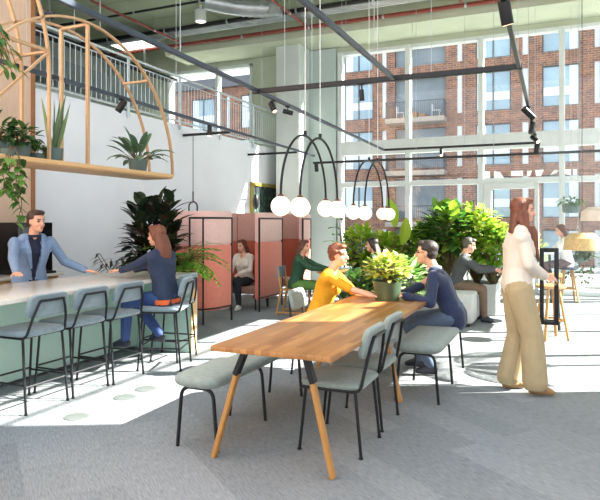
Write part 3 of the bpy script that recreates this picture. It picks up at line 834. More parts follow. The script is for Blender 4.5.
# ------------------------------------------------------------------ pink booths
def wall_path(pts, th):
    """left/right offsets of a plan polyline"""
    pts = [V((p[0], p[1], 0)) for p in pts]; o = []
    for i, p in enumerate(pts):
        tt = (pts[min(i + 1, len(pts) - 1)] - pts[max(i - 1, 0)]).normalized()
        nn = V((-tt.y, tt.x, 0)); o.append((p + nn * th / 2, p - nn * th / 2))
    return o
def screen(m, plan, z0, z1, th=.05):
    o = wall_path(plan, th); rr = []
    b = min(.03, th * .4)
    for l, r in o:
        c = (l + r) / 2
        li, ri = c + (l - c) * .55, c + (r - c) * .55
        rr.append([V((*li.xy, z0)), V((*l.xy, z0 + b)), V((*l.xy, z1 - b)), V((*li.xy, z1)), V((*ri.xy, z1)), V((*r.xy, z1 - b)), V((*r.xy, z0 + b)), V((*ri.xy, z0))])
    m.rings(rr)
ZM, ZT = 1.16, 1.66
def booth(label, path, posts, out=.055, low=.2):
    """a curved two-tone felt screen inside a black tubular frame"""
    t = thing('booth_screen', label, 'booth', (path[0][0], path[0][1], 0))
    ox, oy = path[0]
    plan = rounded([(x - ox, y - oy, 0) for x, y in path], .28, 8)
    plan = [(p.x, p.y) for p in plan]
    m = MB(); screen(m, plan, low, ZM, .09); m.build('lower_felt', CORAL, t)
    m = MB(); screen(m, plan, ZM, ZT, .09); m.build('upper_felt', PINK, t)
    off = wall_path(plan, (out + .012) * 2)
    n = len(off)
    def P(f, side, z):
        i = min(n - 1, max(0, int(round(f * (n - 1))))); return V((*off[i][side].xy, z))
    side = posts[0]
    a, b = posts[1], posts[2]
    ia, ib = int(a * (n - 1)), int(b * (n - 1))
    top = [V((*off[i][side].xy, ZT - .1)) for i in range(ia, ib + 1)]
    lowr = [V((*off[i][side].xy, low + .03)) for i in range(ia, ib + 1)]
    fr = MB()
    fr.tube(rounded([V((top[0].x, top[0].y, .0)), top[0]], .05) + top[1:-1] + rounded([top[-1], V((top[-1].x, top[-1].y, 0))], .05), .015, 8)
    fr.tube(lowr, .013, 8)
    for f in posts[3:]:
        q = P(f, side, 0); fr.tube([q, q + V((0, 0, ZT - .1))], .014, 8)
    fr.build('tube_frame', BLACK, t)
    return t
booth('nearest pink and coral felt screen, curved, right behind the fern', [(-4.66, 8.0), (-4.70, 7.46), (-5.34, 7.33)], (0, 0, .97, .55), .03)
booth('second pink and coral felt screen, standing right of the seated woman in the booth', [(-4.66, 9.8), (-4.62, 9.35), (-4.66, 8.92)], (0, 0, 1), .03)
booth('furthest narrow pink felt screen at the end of the booths', [(-4.6, 11.0), (-4.58, 10.85), (-4.6, 10.62)], (0, 0, 1), .03)
def partition(label, y):
    t = thing('booth_partition', label, 'booth', (-5.4, y, 0))
    MB().box(-.72, .73, -.04, .04, .2, ZM, .015).build('lower_felt', RUST, t)
    MB().box(-.72, .73, -.04, .04, ZM, ZT, .015).build('upper_felt', MAUVE, t)
    MB().box(-.005, .005, -.046, -.04, .3, ZT - .03).build('seam', mat('dark_seam', (110, 60, 50), .9), t)
    MB().tube([(-.6, 0, 0), (-.6, 0, .2)], .015, 8).tube([(.6, 0, 0), (.6, 0, .2)], .015, 8).build('feet', BLACK, t)
partition('rust and tan felt back partition behind the woman in the booth', 9.6)
partition('rust and tan felt back partition of the further, empty booth', 11.05)
def pouf(label, x, y, rz=0):
    t = thing('cushioned_bench', label, 'seat', (x, y, 0), rz, 'taupe cushioned benches')
    m = MB(); pad(m, -.5, .5, -.26, .26, .27, .4, .03, None, .1); m.build('seat', TAUPE, t)
    for sx in (-1, 1):
        for sy in (-1, 1): MB().tube([(sx * .38, sy * .2, .27), (sx * .4, sy * .22, 0)], .014, 8).build('leg', BLACK, t)
pouf('taupe cushioned booth seat under the woman in the pale cardigan', -5.15, 9.26)
pouf('empty taupe booth seat in the further booth', -5.15, 10.7)

# ------------------------------------------------------------------ far furniture
def small_table(name, label, x0, x1, y0, y1, z, mt=OAKPALE, leg=BLACK):
    t = thing(name, label, 'table', ((x0 + x1) / 2, (y0 + y1) / 2, 0))
    hx, hy = (x1 - x0) / 2, (y1 - y0) / 2
    MB().box(-hx, hx, -hy, hy, z - .03, z, .004).build('tabletop', mt, t)
    for sx in (-1, 1):
        for sy in (-1, 1): MB().bar((sx * (hx - .08), sy * (hy - .08), z - .03), (sx * (hx - .04), sy * (hy - .04), 0), .03, .03, .003).build('leg', leg, t)
    return t
small_table('side_table', 'narrow pale oak table between the woman in green and the dark-haired woman', -3.52, -2.88, 8.75, 9.35, .72, OAK)
small_table('side_table', 'oak table the man in the grey suit leans on beyond the standing woman', -.72, .02, 9.0, 9.7, .74, OAK)
small_table('high_table', 'small white-topped table in front of the far woman on the stool', -.62, -.12, 12.0, 12.6, .93, WHITE)
def oak_chair(label, loc, rz):
    t = thing('oak_chair', label, 'chair', loc, rz)
    MB().box(-.2, .21, -.2, .2, .40, .425, .01).build('seat', OAKLEG, t)
    for s in (-1, 1):
        MB().bar((.18, s * .18, .4), (.2, s * .18, 0), .035, .03, .004).build('leg', OAKLEG, t)
        MB().bar((-.24, s * .18, .76), (-.19, s * .18, .4), .035, .03, .004).bar((-.19, s * .18, .41), (-.27, s * .19, 0), .035, .03, .004).build('leg', OAKLEG, t)
        MB().bar((-.26, s * .185, .05), (.2, s * .18, .05), .03, .03, .003).build('stretcher', OAKLEG, t)
    MB().box(-.26, -.225, -.2, .2, .6, .78, .012).build('backrest', mat('blue_grey_pad', (116, 130, 144), .8), t)
    return t
oak_chair('pale oak chair with grey-blue back pad under the woman in green', (-3.95, 8.9, 0), .15)
oak_chair('oak chair of the dark-haired woman in front of the big plants', (-2.55, 9.05, 0), PI)
def stool(label, loc, h, rz=0, seat=None):
    t = thing('bar_stool', label, 'stool', loc, rz)
    MB().lathe([(.16, h - .05), (.185, h - .035), (.185, h - .01), (.16, h)], n=24).build('seat', seat or OAKLEG, t)
    for k in range(4):
        a = PI / 4 + k * PI / 2
        MB().bar((math.cos(a) * .1, math.sin(a) * .1, h - .05), (math.cos(a) * .22, math.sin(a) * .22, 0), .035, .028, .004).build('leg', OAKLEG, t)
    z = .25; r = .1 + .12 * (1 - z / h)
    MB().tube([(math.cos(PI / 4 + k * PI / 2) * r, math.sin(PI / 4 + k * PI / 2) * r, z) for k in range(4)], .011, 8, True).build('footrest', OAKLEG, t)
stool('oak stool with dark seat carrying the far woman in white', (.12, 12.35, 0), .66, .2, mat('navy_seat', (50, 60, 76), .7))
stool('oak stool standing behind the black door handle', (-.12, 8.35, 0), .7, .5)

# grey block seats and planter
t = thing('block_seat', 'light grey felt block seat under the man in the grey suit', 'seat', (-1.56, 9.25, 0))
m = MB(); pad(m, -.42, .42, -.5, .5, .05, .48, .03, None, .05); m.build('cushion_block', GREYBLOCK, t)
MB().box(-.36, .36, -.44, .44, 0, .05).build('plinth', BLACK, t, 0)
t = thing('block_seat', 'second light grey block seat beside the planter, hidden behind the navy man', 'seat', (-2.44, 9.35, 0))
m = MB(); pad(m, -.42, .42, -.4, .4, .05, .45, .03, None, .05); m.build('cushion_block', GREYBLOCK, t)
MB().box(-.36, .36, -.34, .34, 0, .05).build('plinth', BLACK, t, 0)

def planter(label, x0, x1, y0, y1, h, mt):
    t = thing('planter_box', label, 'planter', ((x0 + x1) / 2, (y0 + y1) / 2, 0))
    hx, hy = (x1 - x0) / 2, (y1 - y0) / 2
    m = MB(); m.box(-hx, hx, -hy, -hy + .04, 0, h).box(-hx, hx, hy - .04, hy, 0, h).box(-hx, -hx + .04, -hy + .04, hy - .04, 0, h).box(hx - .04, hx, -hy + .04, hy - .04, 0, h)
    m.build('box', mt, t, 0)
    MB().box(-hx + .04, hx - .04, -hy + .04, hy - .04, 0, h - .05).build('soil', SOIL, t, 0)
planter('long pale planter holding the bright bushes by the windows', -3.6, -.95, 10.0, 10.7, .5, GREYBLOCK)
def big_plant(label, loc, typ, leafm, h, rad, n, ln, w, seed, shape='oval', droop=.6, cz=None):
    random.seed(seed)
    t = thing('bushy_plant', label, 'plant', loc)
    m, st = MB(), MB()
    c = (0, 0, cz or h - rad[2])
    bush(m, st, c, rad, int(n * 1.5), ln * 1.1, w * 1.15, (0, 0, 0), .25, shape, droop)
    m.build('foliage', leafm, t, 0); st.build('stems', BARK, t)
    return t
Z0 = .45
big_plant('round bright green bush at the left end of the window planter', (-3.3, 10.3, Z0), 0, L_LIME, .95, (.42, .34, .45), 380, .14, .08, 21)
big_plant('sunlit lime-green bush behind the pot on the table', (-2.75, 10.15, Z0), 0, L_LIME, .85, (.42, .34, .42), 340, .15, .085, 22)
big_plant('mid green bush in the middle of the window planter', (-2.2, 10.4, Z0), 0, L_BRIGHT, .95, (.42, .34, .46), 300, .17, .1, 23)
big_plant('tall dark-leaved bush in the window planter behind the navy man', (-1.75, 10.3, Z0), 0, leafmat('broad_green_leaf', (44, 84, 40), (90, 140, 56), (160, 196, 84), .5), 1.3, (.42, .34, .5), 230, .24, .12, 24)
big_plant('high arching yellow-green bush above the man in grey', (-1.3, 10.45, Z0), 0, L_LIME, 1.25, (.5, .34, .45), 320, .19, .085, 25, 'oval', 1.0)
big_plant('bright bush at the right end of the window planter', (-1.0, 10.2, Z0), 0, L_BRIGHT, .95, (.38, .3, .42), 260, .15, .08, 26, 'oval', .9)
# low broad bushes in front on the floor
t = thing('potted_plant', 'white-edged leafy plant on the floor behind the end of the long table', 'plant', (-2.1, 8.55, 0)); pot(t, .22, .3, POTK)
m, st = MB(), MB(); random.seed(31); bush(m, st, (0, 0, .62), (.42, .35, .36), 240, .2, .11, (0, 0, .26), .3)
m.build('foliage', leafmat('white_edged_leaf', (70, 120, 50), (130, 176, 84), (220, 232, 190), .5), t, 0); st.build('stems', BARK, t)
t = thing('potted_plant', 'green floor plant between the yellow-topped woman and the dark-haired woman', 'plant', (-2.75, 8.5, 0)); pot(t, .18, .24, POTK)
m, st = MB(), MB(); random.seed(32); bush(m, st, (0, 0, .48), (.3, .3, .26), 170, .15, .08, (0, 0, .22), .3)
m.build('foliage', L_MID, t, 0); st.build('stems', BARK, t)
# tall banana-like leaves
t = thing('potted_plant', 'tall plant with two huge upright bright leaves above the bushes', 'plant', (-2.55, 9.85, 0)); pot(t, .2, .3, POTK)
m, st = MB(), MB()
for (dx, dy, z, dd, ln, w) in ((0, 0, 1.42, (-.22, 0, 1), .5, .25), (.12, 0, 1.12, (.1, .1, 1), .46, .26), (.9, .1, 1.5, (.1, 0, 1), .36, .26)):
    st.tube([(0, 0, .26), (dx * .4, dy, z * .6), (dx, dy, z)], [.014, .011, .008], 6)
    m.leaf((dx, dy, z), dd, ln, w, .25, .3, 8, 'oval', V((.5, .9, 0)))
m.build('leaves', L_LIME, t, 0); st.build('stems', BARK, t)

# rubber plant and companions behind the counter end
random.seed(41)
t = thing('potted_plant', 'tall dark rubber plant with glossy leaves behind the seated woman in navy', 'plant', (-4.95, 6.55, 0)); pot(t, .25, .42, POTG)
m, st = MB(), MB()
for k in range(9):
    a = k * .75; tx, ty = math.cos(a) * .26, math.sin(a) * .26; hh = [1.8, 1.45, 1.4, 1.72, 1.35, 1.6, 1.75, 1.3, 1.5][k]
    st.tube([(tx * .2, ty * .2, .36), (tx * .6, ty * .6, hh * .6), (tx, ty, hh)], [.013, .01, .006], 6)
    z = .5; i = 0
    bush(m, None, (0, 0, 1.2), (.4, .32, .62), 14, .27, .15, (0, 0, 0), .5, droop=.6)
    while z < hh:
        f = (z - .36) / (hh - .36); q = V((tx * (.2 + .8 * f), ty * (.2 + .8 * f), z))
        b = i * 2.4 + k; el = .35 + .7 * f
        m.leaf(q, (math.cos(b) * math.cos(el), math.sin(b) * math.cos(el), math.sin(el)), random.uniform(.22, .3), random.uniform(.13, .165), .75, .14, 7)
        z += .055; i += 1
m.build('leaves', L_DARK, t, 0); st.build('stems', BARK, t)
t = thing('potted_plant', 'dark plant with narrow drooping leaves beside the rubber plant', 'plant', (-5.3, 6.3, 0)); pot(t, .18, .4, POTG)
m, st = MB(), MB()
for k in range(16):
    a = random.uniform(0, 2 * PI); rr = random.uniform(.1, .32); hh = random.uniform(.85, 1.2)
    pts = [(0, 0, .36), (math.cos(a) * rr * .4, math.sin(a) * rr * .4, hh * .75), (math.cos(a) * rr, math.sin(a) * rr, hh)]
    st.tube(pts, .005, 5)
    for i in range(9):
        f = i / 8; q = V(pts[1]).lerp(V(pts[2]), f); b = a + random.uniform(-1.2, 1.2)
        m.leaf(q, (math.cos(b), math.sin(b), .2), random.uniform(.12, .19), .035, 1.3, .2, 5)
m.build('leaves', leafmat('plum_green_leaf', (30, 42, 44), (58, 70, 60), (92, 72, 74), .15), t, 0); st.build('stems', BARK, t)
t = thing('potted_fern', 'bright green fern at the end of the bar counter, before the pink booth', 'plant', (-4.42, 6.4, 0)); 
MB().box(-.14, .14, -.14, .14, 0, .86, .01).build('pot', MINT, t); MB().box(-.12, .12, -.12, .12, .86, .868).build('soil', SOIL, t)
m, st = MB(), MB()
for k in range(90):
    a = random.uniform(0, 2 * PI); ln = random.uniform(.35, .7); up = random.uniform(.6, 3.0)
    p = V((0, 0, .86)); dv = V((math.cos(a), math.sin(a), up)).normalized(); pts = [p.copy()]
    for i in range(12):
        p = p + dv * ln / 12; dv = (dv + V((0, 0, -.17))).normalized(); pts.append(p.copy())
    st.tube(pts, .0025, 4)
    for i in range(2, 13):
        tt = (pts[i] - pts[i - 1]).normalized(); sd = tt.cross(V((0, 0, 1))).normalized()
        for s in (-1, 1):
            m.leaf(pts[i], sd * s + tt * .5, .085 * math.sin(PI * (i / 13)) + .015, .026, .3, .1, 3)
m.build('fronds', leafmat('fern_frond', (70, 130, 44), (120, 178, 60), (176, 214, 84), .5), t, 0); st.build('stems', BARK, t)
# plant by pillar behind booths
t = thing('potted_plant', 'tall leafy plant in a pale round pot beyond the last booth by the windows', 'plant', (-4.3, 12.3, 0)); 
MB().lathe([(.12, 0), (.2, .1), (.22, .3), (.16, .5), (.14, .52)], n=24).build('pot', mat('marbled_pot', (190, 214, 200), .5, var=.1), t)
m, st = MB(), MB()
for k in range(12):
    a = random.uniform(0, 2 * PI); h = random.uniform(.8, 1.8); r = random.uniform(.05, .25)
    st.tube([(0, 0, .48), (math.cos(a) * r * .4, math.sin(a) * r * .4, h * .7), (math.cos(a) * r, math.sin(a) * r, h)], .007, 5)
    m.leaf((math.cos(a) * r, math.sin(a) * r, h), (math.cos(a), math.sin(a), .6), .38, .14, .9, .2, 7)
m.build('leaves', L_DEEP, t, 0); st.build('stems', BARK, t)

# ------------------------------------------------------------------ right side things
t = thing('glass_door', 'frameless glass door leaf with long black handle the standing woman holds', 'door', (-.19, 5.98, 0), .05)
MB().box(0, .95, -.005, .005, .02, 2.2).build('glass_leaf', GLASS, t, 0)
m = MB()
for s in (-1, 1):
    m.box(.01, .045, s * .045 - .014, s * .045 + .014, .56, 1.26, .003).box(.135, .17, s * .045 - .014, s * .045 + .014, .56, 1.26, .003)
    m.box(.045, .135, s * .045 - .014, s * .045 + .014, 1.225, 1.26, .003).box(.045, .135, s * .045 - .014, s * .045 + .014, .56, .595, .003)
for z in (.7, 1.1): m.box(.02, .035, -.045, .045, z, z + .02)
m.build('handle', BLACK, t)
MB().box(.8, .95, -.03, .03, 0, .02, .003).build('floor_pivot', GALV, t)
random.seed(51)
def hang_at(px, py, Y):
    x, z = on_plane_y(px, py, Y); return (x, Y, z)
t = thing('hanging_planter', 'small dark hanging planter with trailing greens at the windows on the far side', 'planter', hang_at(571, 213, 12.6))
MB().lathe([(.11, 0), (.15, .02), (.16, .17), (.14, .17)], n=22).build('pot', POTG, t)
MB().tube([(.14, 0, .17), (0, 0, .7)], .004, 5).tube([(-.14, 0, .17), (0, 0, .7)], .004, 5).tube([(0, 0, .7), (0, 0, CZ - t.location.z)], .004, 5).build('cords', GALV, t)
m = MB(); bush(m, None, (0, 0, .2), (.24, .2, .1), 110, .09, .06, (0, 0, 0), .1, 'heart', 1.2); m.build('foliage', L_MID, t, 0)
t = thing('hanging_planter', 'low bushy trailing planter hanging by the glass, beside the far woman in white', 'planter', hang_at(578, 262, 12.6))
MB().lathe([(.12, 0), (.16, .02), (.17, .14), (.15, .14)], n=22).build('pot', POTG, t)
MB().tube([(.14, 0, .14), (0, 0, .7)], .004, 5).tube([(-.14, 0, .14), (0, 0, .7)], .004, 5).tube([(0, 0, .7), (0, 0, CZ - t.location.z)], .004, 5).build('cords', GALV, t)
m = MB(); bush(m, None, (0, 0, .15), (.3, .24, .16), 220, .1, .06, (0, 0, 0), .1, 'heart', 1.2)
for k in range(70):
    m.leaf((random.uniform(-.3, .3), random.uniform(-.2, .2), random.uniform(-.4, 0)), (random.uniform(-1, 1), random.uniform(-1, 1), -.2), .09, .055, 1, .1, 4, 'heart')
m.build('foliage', L_DEEP, t, 0)
def shade(label, pos, r, h, mt):
    t = thing('pendant_lamp', label, 'pendant lamp', pos)
    MB().lathe([(r, 0), (r * 1.0, .02), (r * .92, h * .7), (r * .6, h), (.03, h), (.03, h - .01), (r * .58, h - .015), (r * .9, h * .68), (r * .97, .0)], n=36, cap=False).build('shade', mt, t)
    MB().tube([(0, 0, h), (0, 0, CZ - pos[2])], .005, 6).build('cable', BLACK, t)
    MB().ell((0, 0, h * .55), .05).tube([(0, 0, h * .55), (0, 0, h)], .02, 8).build('bulb', emat('warm_bulb', (255, 225, 180), 2), t)
shade('wide off-white felt pendant shade cut by the picture edge', hang_at(601, 221, 9.5), .27, .2, mat('off_white_felt', (226, 212, 198), .9))
shade('wide tan rattan shade form for a glass reflection, below the off-white one', hang_at(582, 250, 10.2), .27, .26, mat('rattan', (206, 176, 118), .8, var=.25, scale=40, bump=.4, bscale=80))  # solid shade added in place of a tan reflection in the glass
t = thing('potted_palm', 'palm with long feathery fronds reaching in at the upper edge by the windows', 'plant', (1.55, 7.6, 0)); pot(t, .25, .4, POTK)
m, st = MB(), MB()
st.tube([(0, 0, .35), (.02, 0, 1.2), (0, 0, 1.95)], [.04, .03, .02], 8)
fr = [(-1, .2, .75, .95), (-1, -.1, .45, .85), (-.8, .6, .6, .9), (.8, .4, .7, .9), (.7, -.6, .6, .9), (-.3, -1, .7, .8), (.2, 1, .7, .9), (-.9, -.5, .9, .8), (1, 0, .9, .8)]
for fx, fy, up, ln in fr:
    p = V((0, 0, 1.9)); dv = V((fx, fy, up)).normalized(); pts = [p.copy()]
    for i in range(16):
        p = p + dv * ln / 16; dv = (dv + V((0, 0, -.09))).normalized(); pts.append(p.copy())
    st.tube(pts, .006, 5)
    for i in range(3, 17):
        tt = (pts[i] - pts[i - 1]).normalized(); sd = tt.cross(V((0, 0, 1))).normalized()
        for s in (-1, 1): m.leaf(pts[i], sd * s * .8 + tt, .3 * math.sin(PI * (i / 18 + .05)) + .05, .03, .7, .1, 5)
m.build('fronds', leafmat('palm_frond', (90, 140, 70), (140, 184, 96), (190, 220, 130), .5), t, 0); st.build('trunk', BARK, t)
# ------------------------------------------------------------------ outside
struct(MB().box(-40, 40, WY + .3, 19.5, -.15, -.02).build('ground_terrace', mat('pale_paving', (160, 158, 152), .9, var=.06), None, 0))
struct(MB().box(-80, 80, 19.5, 90, -1.9, -1.75).build('street', mat('grey_asphalt', (140, 142, 144), .9), None, 0))
BYY = 38.0
def B(name='b'): return MB()
bl = thing('apartment_building', 'red-brown brick apartment block with balconies across the street', 'building', (0, BYY, 0))
TOP = 13.1
# wall with real openings: build as grid of boxes between openings
rows = [(-1.45, 1.05), (1.75, 4.25), (4.95, 7.46), (8.25, 10.65), (11.45, 12.68)]
wins = [(-13.3, -11.3), (-4.78, -2.75), (-1.0, 1.0), (2.8, 4.8), (6.6, 8.6), (-17.2, -15.2), (-21.2, -19.2), (-25.4, -23.4)]
strips = [(-10.7, -10.4), (-5.9, -5.6), (-2.1, -1.76), (1.76, 2.05), (5.5, 5.8), (-14.5, -14.2), (-18.4, -18.1), (-22.4, -22.1)]
bay = (-9.85, -6.62)
ops = sorted([(a, b, 'w') for a, b in wins] + [(a, b, 's') for a, b in strips] + [(bay[0], bay[1], 'b')])
m = MB()
zs = [-1.9] + [z for r in rows for z in r] + [TOP]
for i in range(0, len(zs) - 1, 2):
    m.box(-30 if zs[i] < 12 else -14.6, 14, 0, .35, zs[i], min(zs[i + 1], TOP))
for (z0, z1) in rows:
    x = -30 if z0 < 11 else -14.6
    for a, b, k in ops:
        if a < x: continue
        m.box(x, a, 0, .35, z0, z1); x = b
    m.box(x, 14, 0, .35, z0, z1)
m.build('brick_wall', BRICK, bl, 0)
MB().box(-14.6, 14, .35, 9, -1.9, TOP - .1).box(-30, -14.6, .35, 9, -1.9, 11.4).build('inner_block', mat('shaded_interior', (120, 132, 142), .8, var=.2, scale=.5), bl, 0)
MB().box(-30, -14.6, -.3, 6, 11.3, 12.0).build('roof_band', mat('zinc_roof', (86, 92, 100), .5), bl, 0)
MB().box(-14.6, 14, -.08, .5, TOP, TOP + .12).build('coping', WINFR, bl, 0)
random.seed(5)
for a, b, k in ops:
    for ri, (z0, z1) in enumerate(rows):
        if ri == 4 and b < -14: continue
        if k == 's':
            MB().box(a, b, .08, .14, z0, z1).build('white_panel', WHITEPANEL, bl, 0); continue
        if k == 'w':
            m = MB(); f = .06
            m.box(a, a + f, .08, .2, z0, z1).box(b - f, b, .08, .2, z0, z1).box(a + f, b - f, .08, .2, z0, z0 + f).box(a + f, b - f, .08, .2, z1 - f, z1)
            mid = a + (b - a) * .5; m.box(mid - .04, mid + .04, .08, .2, z0 + f, z1 - f)
            w = m.build('window', WINFR, bl, 0)
            MB().box(a + f, b - f, .14, .16, z0 + f, z1 - f).build('pane', DARKWIN, w, 0)
            left = a < -2
            ca, cb = (a + f, a + .6) if left else (b - .55, b - f)
            MB().box(ca, cb, .11, .135, z0 + f, z1 - f).build('curtain', CURTAIN, w, 0)
            if ri < 4: MB().box(*((cb + .01, b - f) if left else (a + f, ca - .01)), .11, .137, z0 + .65, z0 + 1.15).build('blind', CURTAIN, w, 0)
# balconies in the bay
for ri, (z0, z1) in enumerate(rows):
    a, b = bay
    m = MB()
    for x in (a, a + .85, a + 1.75, a + 2.5, b - .07): m.box(x, x + .07, .5, .62, z0 - .3 if ri else z0, z1)
    w = m.build('balcony_window', WINFR, bl, 0)
    MB().box(a, b, .56, .58, z0 - .3 if ri else z0, z1).build('pane', DARKWIN, w, 0)
    if 0 < ri < 4:
        MB().box(a + 1.0, a + 1.6, .5, .54, z0 - .2, z1 - .1).box(b - .95, b - .2, .5, .54, z0 - .2, z1 - .1).build('curtain', CURTAIN, w, 0)
        s = MB().box(a - .35, b + .1, -1.1, .5, z0 - .55, z0 - .25, .01).build('balcony', mat('balcony_concrete', (150, 142, 134), .8), bl)
        m = MB(); x = a - .3
        m.box(a - .33, b + .08, -1.08, -1.04, z0 + .72, z0 + .77).box(a - .33, a - .29, -1.08, 0, z0 + .72, z0 + .77).box(b + .04, b + .08, -1.08, 0, z0 + .72, z0 + .77)
        while x < b + .08: m.box(x - .012, x + .012, -1.07, -1.05, z0 - .25, z0 + .74); x += .13
        y = -1.0
        while y < 0:
            for xx in (a - .31, b + .06): m.box(xx - .012, xx + .012, y - .01, y + .01, z0 - .25, z0 + .74)
            y += .13
        m.build('balcony_railing', WINFR, s, 0)
        if ri == 3:
            MB().box(a + 1.1, a + 1.6, -.7, -.2, z0 - .25, z0 + .15).box(a + 1.7, a + 2.1, -.7, -.2, z0 - .25, z0 + .02, .02).build('balcony_table', OAKLEG, s, 0)
            for xx in (a + .3, b - .7):
                MB().box(xx, xx + .5, -.8, -.3, z0 + .12, z0 + .17).box(xx, xx + .05, -.8, -.3, z0 + .17, z0 + .55).box(xx, xx + .04, -.8, -.76, z0 - .25, z0 + .12).box(xx + .46, xx + .5, -.8, -.76, z0 - .25, z0 + .12).build('balcony_chair', WHITEPANEL, s, 0)
# terrace railing outside
t = thing('terrace_railing', 'grey railing with thin bars outside the glass facade', 'railing', (0, 14.6, -.55))
MB().box(-8, 9, -.03, .03, .98, 1.04).box(-8, 9, -.02, .02, .08, .12).build('rail', STEEL, t, 0)
m = MB(); x = -8
while x < 9: m.box(x - .012, x + .012, -.012, .012, -.02, 1.0); x += .14
m.build('bars', STEEL, t, 0)['kind'] = 'stuff'
# planting outside
random.seed(61)
for k, (x, y, r, lab) in enumerate(((-1.9, 15.4, .55, 'pale flowering shrub outside, left of the glazed door'), (-.75, 15.8, .5, 'low shrub outside the glazed door behind the standing woman'), (1.3, 15.6, .5, 'low shrub outside beyond the far woman on the stool'), (-3.6, 15.8, .55, 'low shrub outside behind the window planter'))):
    t = thing('garden_shrub', lab, 'shrub', (x, y, -.02))
    MB().lathe([(.25, 0), (.3, .4), (.27, .4)], n=20).build('pot', GREYBLOCK, t)
    m = MB(); bush(m, None, (0, 0, .75), (r, r, .45), 260, .13, .06, (0, 0, 0), .3); m.build('foliage', L_LIME if k != 2 else L_MID, t, 0)
# ------------------------------------------------------------------ people
SKIN = mat('skin', (222, 168, 142), .5, var=.06, scale=14)
SKIN2 = mat('warm_skin', (232, 178, 150), .5, var=.06, scale=14)
LIP = mat('lips', (176, 96, 88), .45)
EYE = mat('dark_eye', (44, 34, 32), .3)
def hairmat(name, c): return mat(name, c, .5, var=.35, scale=6, stretch=(14, 14, 1), bump=.4, bscale=14)
H_BROWN = hairmat('dark_brown_hair', (64, 46, 38)); H_AUBURN = hairmat('auburn_hair', (112, 62, 40))
H_RED = hairmat('copper_hair', (118, 64, 38)); H_BLACK = hairmat('black_brown_hair', (42, 32, 30)); H_CHEST = hairmat('chestnut_hair', (98, 56, 40))
H_GREY = hairmat('greying_hair', (84, 78, 74))

def bake(mb, name, mats, parent, vox, sm=4, cut=None, assign=None, solid=0):
    me = bpy.data.meshes.new('tmp'); mb.bm.to_mesh(me); mb.bm.free()
    o = bpy.data.objects.new('tmp', me); COL.objects.link(o)
    r = o.modifiers.new('r', 'REMESH'); r.mode = 'VOXEL'; r.voxel_size = vox
    s = o.modifiers.new('s', 'SMOOTH'); s.factor = .5; s.iterations = sm
    dg = bpy.context.evaluated_depsgraph_get(); dg.update()
    nm = bpy.data.meshes.new_from_object(o.evaluated_get(dg))
    bpy.data.objects.remove(o); bpy.data.meshes.remove(me)
    if cut:
        bm = bmesh.new(); bm.from_mesh(nm)
        bmesh.ops.delete(bm, geom=[f for f in bm.faces if cut(f.calc_center_median())], context='FACES')
        bm.to_mesh(nm); bm.free()
    nm.materials.clear()
    for mm in mats: nm.materials.append(mm)
    if assign:
        for p in nm.polygons: p.material_index = assign(p.center)
    else: nm.polygons.foreach_set('material_index', [0] * len(nm.polygons))
    nm.polygons.foreach_set('use_smooth', [True] * len(nm.polygons))
    nm.name = name
    ob = bpy.data.objects.new(name, nm); COL.objects.link(ob); ob.parent = parent
    if solid:
        so = ob.modifiers.new('so', 'SOLIDIFY'); so.thickness = solid; so.offset = -1
    return ob

def ik(a, c, l1, l2, hint):
    a, c = V(a), V(c); d = c - a; L = d.length
    if L > (l1 + l2) * .995: c = a + d * ((l1 + l2) * .995 / L); d = c - a; L = d.length
    x = (l1 * l1 - l2 * l2 + L * L) / (2 * L); h = math.sqrt(max(0, l1 * l1 - x * x))
    t = d / L; hv = V(hint) - t * V(hint).dot(t)
    hv = hv.normalized() if hv.length > 1e-4 else t.orthogonal()
    return a + t * x + hv * h, c

def hand(m, w, d, nrm, side, k=1.0, curl=.35):
    """wrist w, finger direction d, palm-side normal nrm (curl goes that way), side = towards the thumb"""
    d = V(d).normalized(); n = V(nrm); n = (n - d * n.dot(d)).normalized(); s = V(side); s = (s - d * s.dot(d) - n * s.dot(n)).normalized()
    w = V(w)
    kn = []
    for i, off in enumerate((.030, .010, -.010, -.028)):
        q = w + d * (.082, .086, .083, .076)[i] * k + s * off * k; kn.append(q)
        m.cap(w + s * off * .5 * k, q, .014 * k, .0115 * k, 8)
    for i, (q, L) in enumerate(zip(kn, (.070, .078, .073, .058))):
        dd = d + s * (.1, .03, -.03, -.1)[i]; p = q
        for j, f in enumerate((.45, .3, .25)):
            dd = (dd + n * curl * (.7 + .5 * j)).normalized()
            e = p + dd * L * f * k; m.cap(p, e, (.0092 - .0008 * j) * k, (.0086 - .0010 * j) * k, 8); p = e
    b = w + d * .022 * k + s * .02 * k
    dd = (d * .75 + s * .75 + n * .25).normalized(); p = b
    for j, L in enumerate((.042, .032, .026)):
        e = p + dd * L * k; m.cap(p, e, (.0135 - .002 * j) * k, (.0115 - .0018 * j) * k, 8); p = e; dd = (dd + d * .45 + n * .1).normalized()


